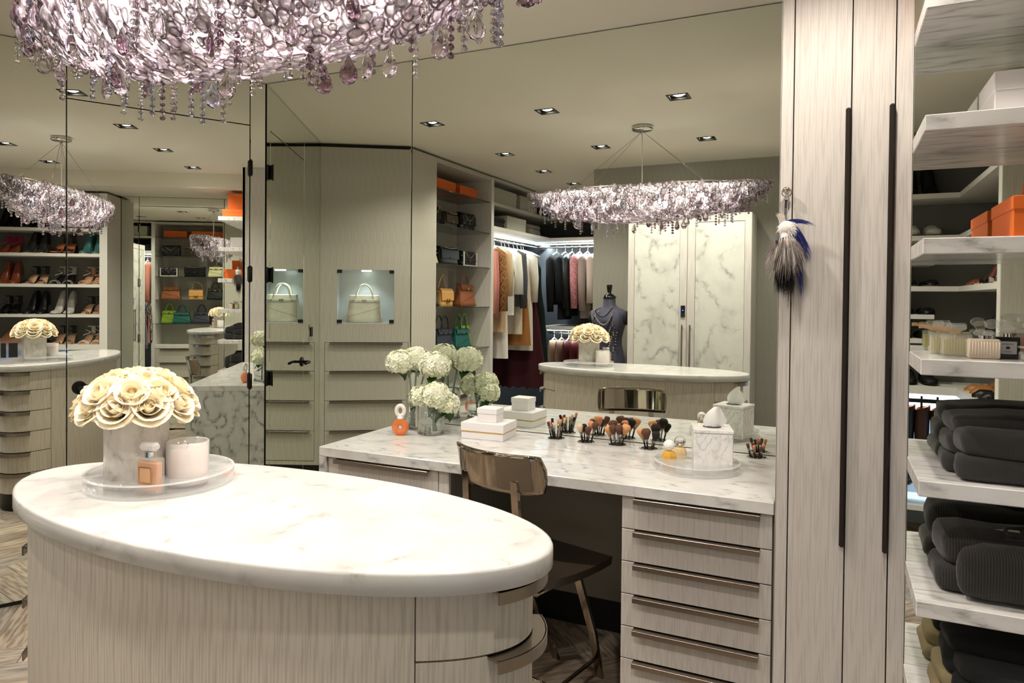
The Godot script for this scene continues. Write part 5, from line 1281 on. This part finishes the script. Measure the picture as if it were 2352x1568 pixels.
# ------------------------------------------------------------------ shoes
func shoe_proto(kind: String, m: Material, m2: Material) -> Node3D:
	var t := Node3D.new()
	var heel := 0.0
	if kind in ["sandal", "bootie", "pump", "wedge"]: heel = 0.085
	var base := func(v: float) -> float:           # height of the foot bed from heel (0) to toe (1)
		return heel * (1.0 - smoothstep(0.12, 0.72, v)) + 0.004 + (0.012 if kind in ["wedge", "sneaker"] else 0.0)
	var wid := func(v: float) -> float: return 0.028 + 0.012 * sin(PI * clampf(v * 1.1 - 0.25, 0, 1)) - 0.016 * smoothstep(0.86, 1.0, v)
	var zf := func(v: float) -> float: return lerpf(-0.115, 0.115, v)
	var rings := []; var g := G.new(); g.sm()
	for i in 13:
		var v := i / 12.0; var w: float = wid.call(v); var y: float = base.call(v); var z: float = zf.call(v)
		var th := 0.007 if heel > 0.0 else 0.014
		rings.append([Vector3(-w, y - th * 0.6, z), Vector3(w, y - th * 0.6, z), Vector3(w, y + 0.003, z), Vector3(-w, y + 0.003, z)])
	g.loft(rings)
	obj("sole", g, m2, t)
	if kind == "wedge": obj("heel", G.new().loft([[Vector3(-0.03, 0, -0.11), Vector3(0.03, 0, -0.11), Vector3(0.03, heel, -0.113), Vector3(-0.03, heel, -0.113)], [Vector3(-0.034, 0, 0.02), Vector3(0.034, 0, 0.02), Vector3(0.034, 0.04, 0.02), Vector3(-0.034, 0.04, 0.02)], [Vector3(-0.036, 0, 0.1), Vector3(0.036, 0, 0.1), Vector3(0.036, 0.012, 0.1), Vector3(-0.036, 0.012, 0.1)]]), m, t)
	elif heel > 0.0: obj("heel", G.new().tube([Vector3(0, heel, -0.098), Vector3(0, heel * 0.5, -0.100), Vector3(0, 0, -0.100)], [0.017, 0.008, 0.006], 10), m, t)
	var over := func(v: float, h: float) -> Array:        # a hoop across the foot
		var w: float = wid.call(v); var y: float = base.call(v); var z: float = zf.call(v); var p := []
		for k in 9: p.append(Vector3(cos(PI * k / 8) * w, y + sin(PI * k / 8) * h, z))
		return p
	if kind == "sandal" or kind == "wedge":
		for q in [[0.86, 0.026], [0.74, 0.032]]: obj("strap", G.new().strap(over.call(q[0], q[1]), Vector3(0, 0.006, 0.017), 0.003), m, t)
		var ank := []
		for k in 20: ank.append(Vector3(cos(TAU * k / 20) * 0.030, base.call(0.1) + 0.075, -0.078 + sin(TAU * k / 20) * 0.036))
		obj("ankle_strap", G.new().tube(ank, 0.005, 6, false, true), m, t)
		obj("heel_cup", G.new().strap([Vector3(0, heel + 0.01, -0.113), Vector3(0, heel + 0.078, -0.112)], Vector3(0.036, 0, 0), 0.004), m, t)
	elif kind == "lace":
		pass
	elif kind == "bootie" or kind == "sneaker" or kind == "flat" or kind == "pump":
		var up := {"bootie": 0.135, "sneaker": 0.055, "flat": 0.030, "pump": 0.038}[kind] as float
		var s := G.new(); s.sm(); rings = []
		for i in 15:
			var v := i / 14.0; var w: float = float(wid.call(v)) * 0.98; var y: float = base.call(v); var z: float = zf.call(v)
			var hgt := lerpf(up, 0.030, smoothstep(0.25, 0.62, v)) * (1.0 - 0.75 * smoothstep(0.86, 1.0, v))
			if kind == "pump" or kind == "flat": hgt = lerpf(up, 0.036, smoothstep(0.5, 0.75, v)) * (1.0 - 0.7 * smoothstep(0.86, 1.0, v)) * (1.0 if v < 0.2 or v > 0.6 else 0.55)
			var r := []
			for k in 11: r.append(Vector3(cos(PI * k / 10) * w, y + pow(sin(PI * k / 10), 0.6) * hgt, z))
			rings.append(r)
		s.loft(rings, true, true, false)
		obj("upper", s, m, t)
		if kind == "sneaker":
			var lc := G.new()
			for k in 5: lc.box(Vector3(0, 0.052 - k * 0.004 + 0.012, 0.012 + k * 0.013), Vector3(0.032, 0.004, 0.005), 0.001)
			obj("laces", lc, m2, t)
	if kind == "sandal":
		var p := []
		for k in 15: p.append(Vector3(cos(PI * k / 7.0) * 0.026, float(base.call(0.35)) + 0.02 + 0.004 * k, -0.03 + 0.05 * (1 - k / 15.0)))
		obj("wrapped_strap", G.new().tube(p, 0.003, 5), m, t)
	return t
func pair(kind: String, what: String, c: Vector3, turn: float, m: Material, m2: Material, where: String):
	var pr := shoe_proto(kind, m, m2)
	for s in [-1, 1]:
		var o: Node3D = pr if s == -1 else pr.duplicate()
		o.name = numbered({"sandal": "heeled_sandal", "wedge": "wedge_shoe", "bootie": "ankle_boot", "sneaker": "sneaker", "flat": "loafer", "pump": "pump_shoe"}[kind]); add_child(o)
		o.rotation.y = turn + s * 0.10
		o.position = c + Basis(Vector3.UP, turn) * Vector3(s * 0.047, 0.0005, s * 0.006)
		tag(o, "%s, %s of its pair, %s" % [what, "left" if s == 1 else "right", where], "shoe", "pairs of shoes in the corner closet")
func make_shoes():
	var bk := mat(Color(0.03, 0.03, 0.032), 0.4); var nude := mat(Color(0.80, 0.63, 0.50), 0.5); var tan_ := mat(Color(0.60, 0.32, 0.22), 0.55)
	var pearl := croc(Color(0.92, 0.90, 0.87), Color(0.03, 0.03, 0.03), 26.0); var snake := croc(Color(0.30, 0.58, 0.58), Color(0.05, 0.08, 0.08), 18.0); var leop := croc(Color(0.62, 0.30, 0.20), Color(0.07, 0.04, 0.03), 12.0)
	var w := -PI / 2; var x := 0.775
	var z := [2.93, 2.69, 2.45, 2.20]
	var rows := [
		[1.953, "on the top shelf", [["bootie", "tall black studded boot", bk, bk], ["bootie", "black suede ankle boot", bk, bk], ["wedge", "black platform shoe", bk, bk], ["bootie", "black patent ankle boot", bk, bk]]],
		[1.718, "on the second shelf", [["sandal", "hot pink strappy heeled sandal", mat(Color(0.72, 0.03, 0.28), 0.4), mat(Color(0.55, 0.35, 0.15), 0.5)], ["bootie", "dark grey caged bootie", mat(Color(0.13, 0.13, 0.13), 0.7), nude], ["wedge", "brown wedge with peach lining", mat(Color(0.17, 0.11, 0.09), 0.6), mat(Color(0.80, 0.45, 0.26), 0.5)], ["bootie", "turquoise and black snakeskin bootie", snake, nude]]],
		[1.432, "on the third shelf", [["bootie", "russet brown cut-out bootie", leop, tan_], ["sandal", "black and gold heeled sandal with nude footbed", bk, nude], ["sandal", "pearl-studded black heeled sandal", pearl, bk], ["sandal", "nude lace-up heeled sandal", nude, nude]]],
		[1.152, "on the fourth shelf", [["sandal", "black strappy heeled sandal", bk, bk], ["bootie", "black open-toe bootie", bk, bk], ["bootie", "black bootie trimmed with pearls", pearl, bk], ["sandal", "black lace-up heeled sandal", bk, nude]]],
		[0.868, "on the fifth shelf", [["pump", "tan pointed pump", mat(Color(0.66, 0.44, 0.24), 0.4), nude], ["flat", "black glitter flat", bk, bk], ["sandal", "black feathered heeled sandal", bk, nude], ["sandal", "white slide with taupe ankle cuff", mat(Color(0.90, 0.89, 0.87), 0.4), nude]]]]
	for r in rows:
		for i in 4:
			var q = r[2][i]
			pair(q[0], q[1], Vector3(x - 0.02, r[0], z[i]), w, q[2], q[3], r[1])
	var zb := 3.27
	pair("bootie", "tall black buckled boot", Vector3(0.44, 1.953, zb), PI, bk, bk, "on the rear run near the ceiling")
	pair("sneaker", "worn white canvas sneaker", Vector3(0.455, 1.718, zb), PI, mat(Color(0.74, 0.73, 0.69), 0.9), mat(Color(0.60, 0.59, 0.56), 0.8), "on the rear run")
	pair("flat", "black loafer with pale sole", Vector3(0.445, 1.432, zb), PI, bk, mat(Color(0.35, 0.33, 0.30), 0.7), "on the rear run")
	pair("flat", "black suede loafer", Vector3(0.43, 1.272, zb), PI, bk, bk, "on the short rear shelf")
	pair("flat", "black low slipper", Vector3(0.42, 1.135, zb), PI, bk, bk, "on the low rear shelf")
	pair("sneaker", "chunky black trainer", Vector3(0.45, 0.868, zb), PI, mat(Color(0.04, 0.04, 0.045), 0.6), bk, "on the rear run over the boots")
	var i := 0
	for q in [[0.395, Color(0.04, 0.04, 0.05), "black"], [0.335, Color(0.04, 0.04, 0.05), "black"], [0.47, Color(0.20, 0.09, 0.045), "brown"], [0.55, Color(0.20, 0.09, 0.045), "brown"]]:
		var t := thing("tall_boot", "%s leather knee boot hanging by a clip, %s" % [q[2], ["nearest the camera side of the black pair", "inner boot of the black pair", "first brown boot", "second brown boot"][i]], "boot", Vector3(q[0], 0.766, 3.26), 0, "boots hanging in the lit bay")
		var bm := mat(q[1], 0.4)
		var rg := []; var g := G.new(); g.sm()
		for k in 9:
			var v := k / 8.0; var rr := lerpf(0.030, 0.042, v); var r := []
			for j in 24: r.append(Vector3(cos(TAU * j / 24) * rr, lerpf(-0.42, -0.035, v) + (0.014 * cos(TAU * j / 24) if k == 8 else 0.0), -sin(TAU * j / 24) * rr * 1.1))
			rg.append(r)
		g.loft(rg, true, false)
		obj("shaft", g, bm, t)
		var top: Array = rg[8]; var inn := []; var low := []
		for p in top: inn.append(p * Vector3(0.92, 1, 0.92)); low.append(p * Vector3(0.85, 1, 0.85) - Vector3(0, 0.09, 0))
		obj("lining", G.new().loft([low, inn, top], true, false), mat(Color(0.85, 0.48, 0.20), 0.6), t)
		obj("foot", G.new().ball(Vector3(0, -0.445, -0.045), Vector3(0.034, 0.035, 0.10), 18, 10), bm, t)
		obj("clip", G.new().box(Vector3(0, -0.01, 0.03), Vector3(0.012, 0.075, 0.006), 0.002), mat(Color(0.10, 0.06, 0.03), 0.4), t)
		i += 1

# ------------------------------------------------------------------ dress form
func make_mannequin():
	var c := Vector3(-1.635, 0, 2.74)
	var t := thing("dress_form", "dark blue velvet dress form with black finial by the grey wall", "mannequin", c, deg_to_rad(8))
	var vm := mat(Color(0.24, 0.24, 0.32), 0.7); vm.rim_enabled = true; vm.rim = 1.0; vm.rim_tint = 0.3
	var pr := [[0.62, 0.150, 0.105], [0.68, 0.158, 0.112], [0.76, 0.160, 0.112], [0.84, 0.150, 0.105], [0.92, 0.125, 0.090], [0.98, 0.108, 0.080], [1.03, 0.108, 0.080], [1.09, 0.122, 0.092], [1.14, 0.138, 0.108], [1.18, 0.148, 0.106], [1.215, 0.160, 0.090], [1.245, 0.155, 0.072], [1.262, 0.118, 0.062], [1.275, 0.075, 0.056], [1.292, 0.056, 0.052], [1.335, 0.050, 0.048], [1.350, 0.050, 0.048]]
	var rings := []; var g := G.new(); g.sm()
	for q in pr:
		var r := []
		for j in 48:
			var a := TAU * j / 48
			var bust := 0.024 * exp(-pow((q[0] - 1.13) / 0.045, 2.0)) * exp(-pow((absf(cos(a)) - 0.55) / 0.32, 2.0)) * (1.0 if sin(a) > 0 else 0.0)
			r.append(Vector3(cos(a) * q[1], q[0], -sin(a) * (q[2] + bust)))
		rings.append(r)
	g.loft(rings)
	obj("torso", g, vm, t)
	for s in [-1, 1]: obj("arm_cap", G.new().ball(Vector3(s * 0.152, 1.19, 0), Vector3(0.020, 0.055, 0.048), 16, 10), mat(Color(0.07, 0.07, 0.085), 0.7), t)
	obj("finial", G.new().sm().lathe([[0.0, 1.350], [0.056, 1.350], [0.056, 1.356], [0.040, 1.372], [0.018, 1.384], [0.014, 1.392], [0.019, 1.412], [0.023, 1.45], [0.021, 1.456], [0.0, 1.457]], 28), mat(Color(0.02, 0.02, 0.02), 0.2), t)
	obj("pole", G.new().sm().lathe([[0.0, 0.03], [0.016, 0.03], [0.016, 0.63], [0.0, 0.63]], 16), mat(Color(0.02, 0.02, 0.02), 0.25), t)
	obj("base", G.new().sm().lathe([[0.0, 0.0], [0.15, 0.0], [0.15, 0.012], [0.10, 0.022], [0.03, 0.035], [0.0, 0.036]], 36), mat(Color(0.02, 0.02, 0.02), 0.25), t)
	var nk := thing("bead_necklace", "many-stranded silver and black bead necklace on the dress form", "necklace", c, deg_to_rad(8))
	for k in 9:
		var sg := G.new(); var n := 64; var ln := 0.10 + 0.055 * k; var wd := 0.062 + 0.006 * k
		for i in n:
			var a := TAU * i / n
			var x := sin(a) * (wd - 0.02 * maxf(0.0, -cos(a))); var dn := 0.5 - 0.5 * cos(a)
			var y := 1.30 - ln * pow(dn, 0.9) - 0.008 * k
			var front := -(0.055 + 0.075 * smoothstep(0.0, 0.5, dn) + 0.003 * k) if cos(a) < 0.75 else 0.055
			if dn < 0.5: front = lerpf(0.05, -0.115, smoothstep(0.02, 0.45, dn))
			sg.ball(Vector3(x + 0.012 * sin(k * 2.0) * dn, y, front), Vector3.ONE * (0.0052 + 0.001 * (k % 3)), 6, 4)
		obj("bead_strand", sg, mat(Color(0.66, 0.65, 0.64), 0.2, 0.7) if k % 2 else mat(Color(0.13, 0.13, 0.14), 0.2, 0.3), nk)

# ------------------------------------------------------------------ build
const E_SPOT := 0.92
const E_CHAND := 0.075
func _ready():
	R.seed = 20
	# camera
	var cam := Camera3D.new(); cam.name = "camera"
	var f := 1625.5
	cam.projection = Camera3D.PROJECTION_FRUSTUM; cam.near = 0.05; cam.far = 60.0
	cam.size = cam.near * 1568.0 / f
	cam.frustum_offset = Vector2(33.4405 / f, -77.5773 / f) * cam.near
	var yaw := 0.444; var pitch := -0.0156; var roll := 0.0089
	cam.basis = Basis(Vector3.UP, yaw) * Basis(Vector3.RIGHT, pitch) * Basis(Vector3.BACK, roll)
	cam.position = Vector3(0, 1.352, 2.7945)
	add_child(cam); cam.current = true
	# environment: a closed room, no daylight
	var we := WorldEnvironment.new(); we.name = "environment"
	var e := Environment.new(); e.background_mode = Environment.BG_COLOR; e.background_color = Color(0.02, 0.02, 0.02)
	e.tonemap_mode = Environment.TONE_MAPPER_LINEAR; e.tonemap_exposure = EXPO
	e.sdfgi_enabled = true; e.ssao_enabled = true; e.ssil_enabled = true
	we.environment = e; add_child(we)
	make_materials()
	M.frost = mat(Color(0.96, 0.94, 0.93, 0.35), 0.12); M.frost.transparency = BaseMaterial3D.TRANSPARENCY_ALPHA
	M.wax = mat(Color(0.94, 0.90, 0.88), 0.6); M.wax.subsurf_scatter_enabled = true; M.wax.subsurf_scatter_strength = 0.3
	make_room()
	make_vanity(); make_tall_cabinet(); make_shelves(); make_island(); make_chair()
	make_niche_cabinet(); make_bag_cabinet(); make_closet(); make_stone_cabinet(); make_shoe_closet()
	make_chandelier()
	make_island_things(); make_vanity_things(); make_shelf_things(); make_charm()
	make_bags(); make_clothes(); make_shoes(); make_mannequin()
const EXPO := 1.3
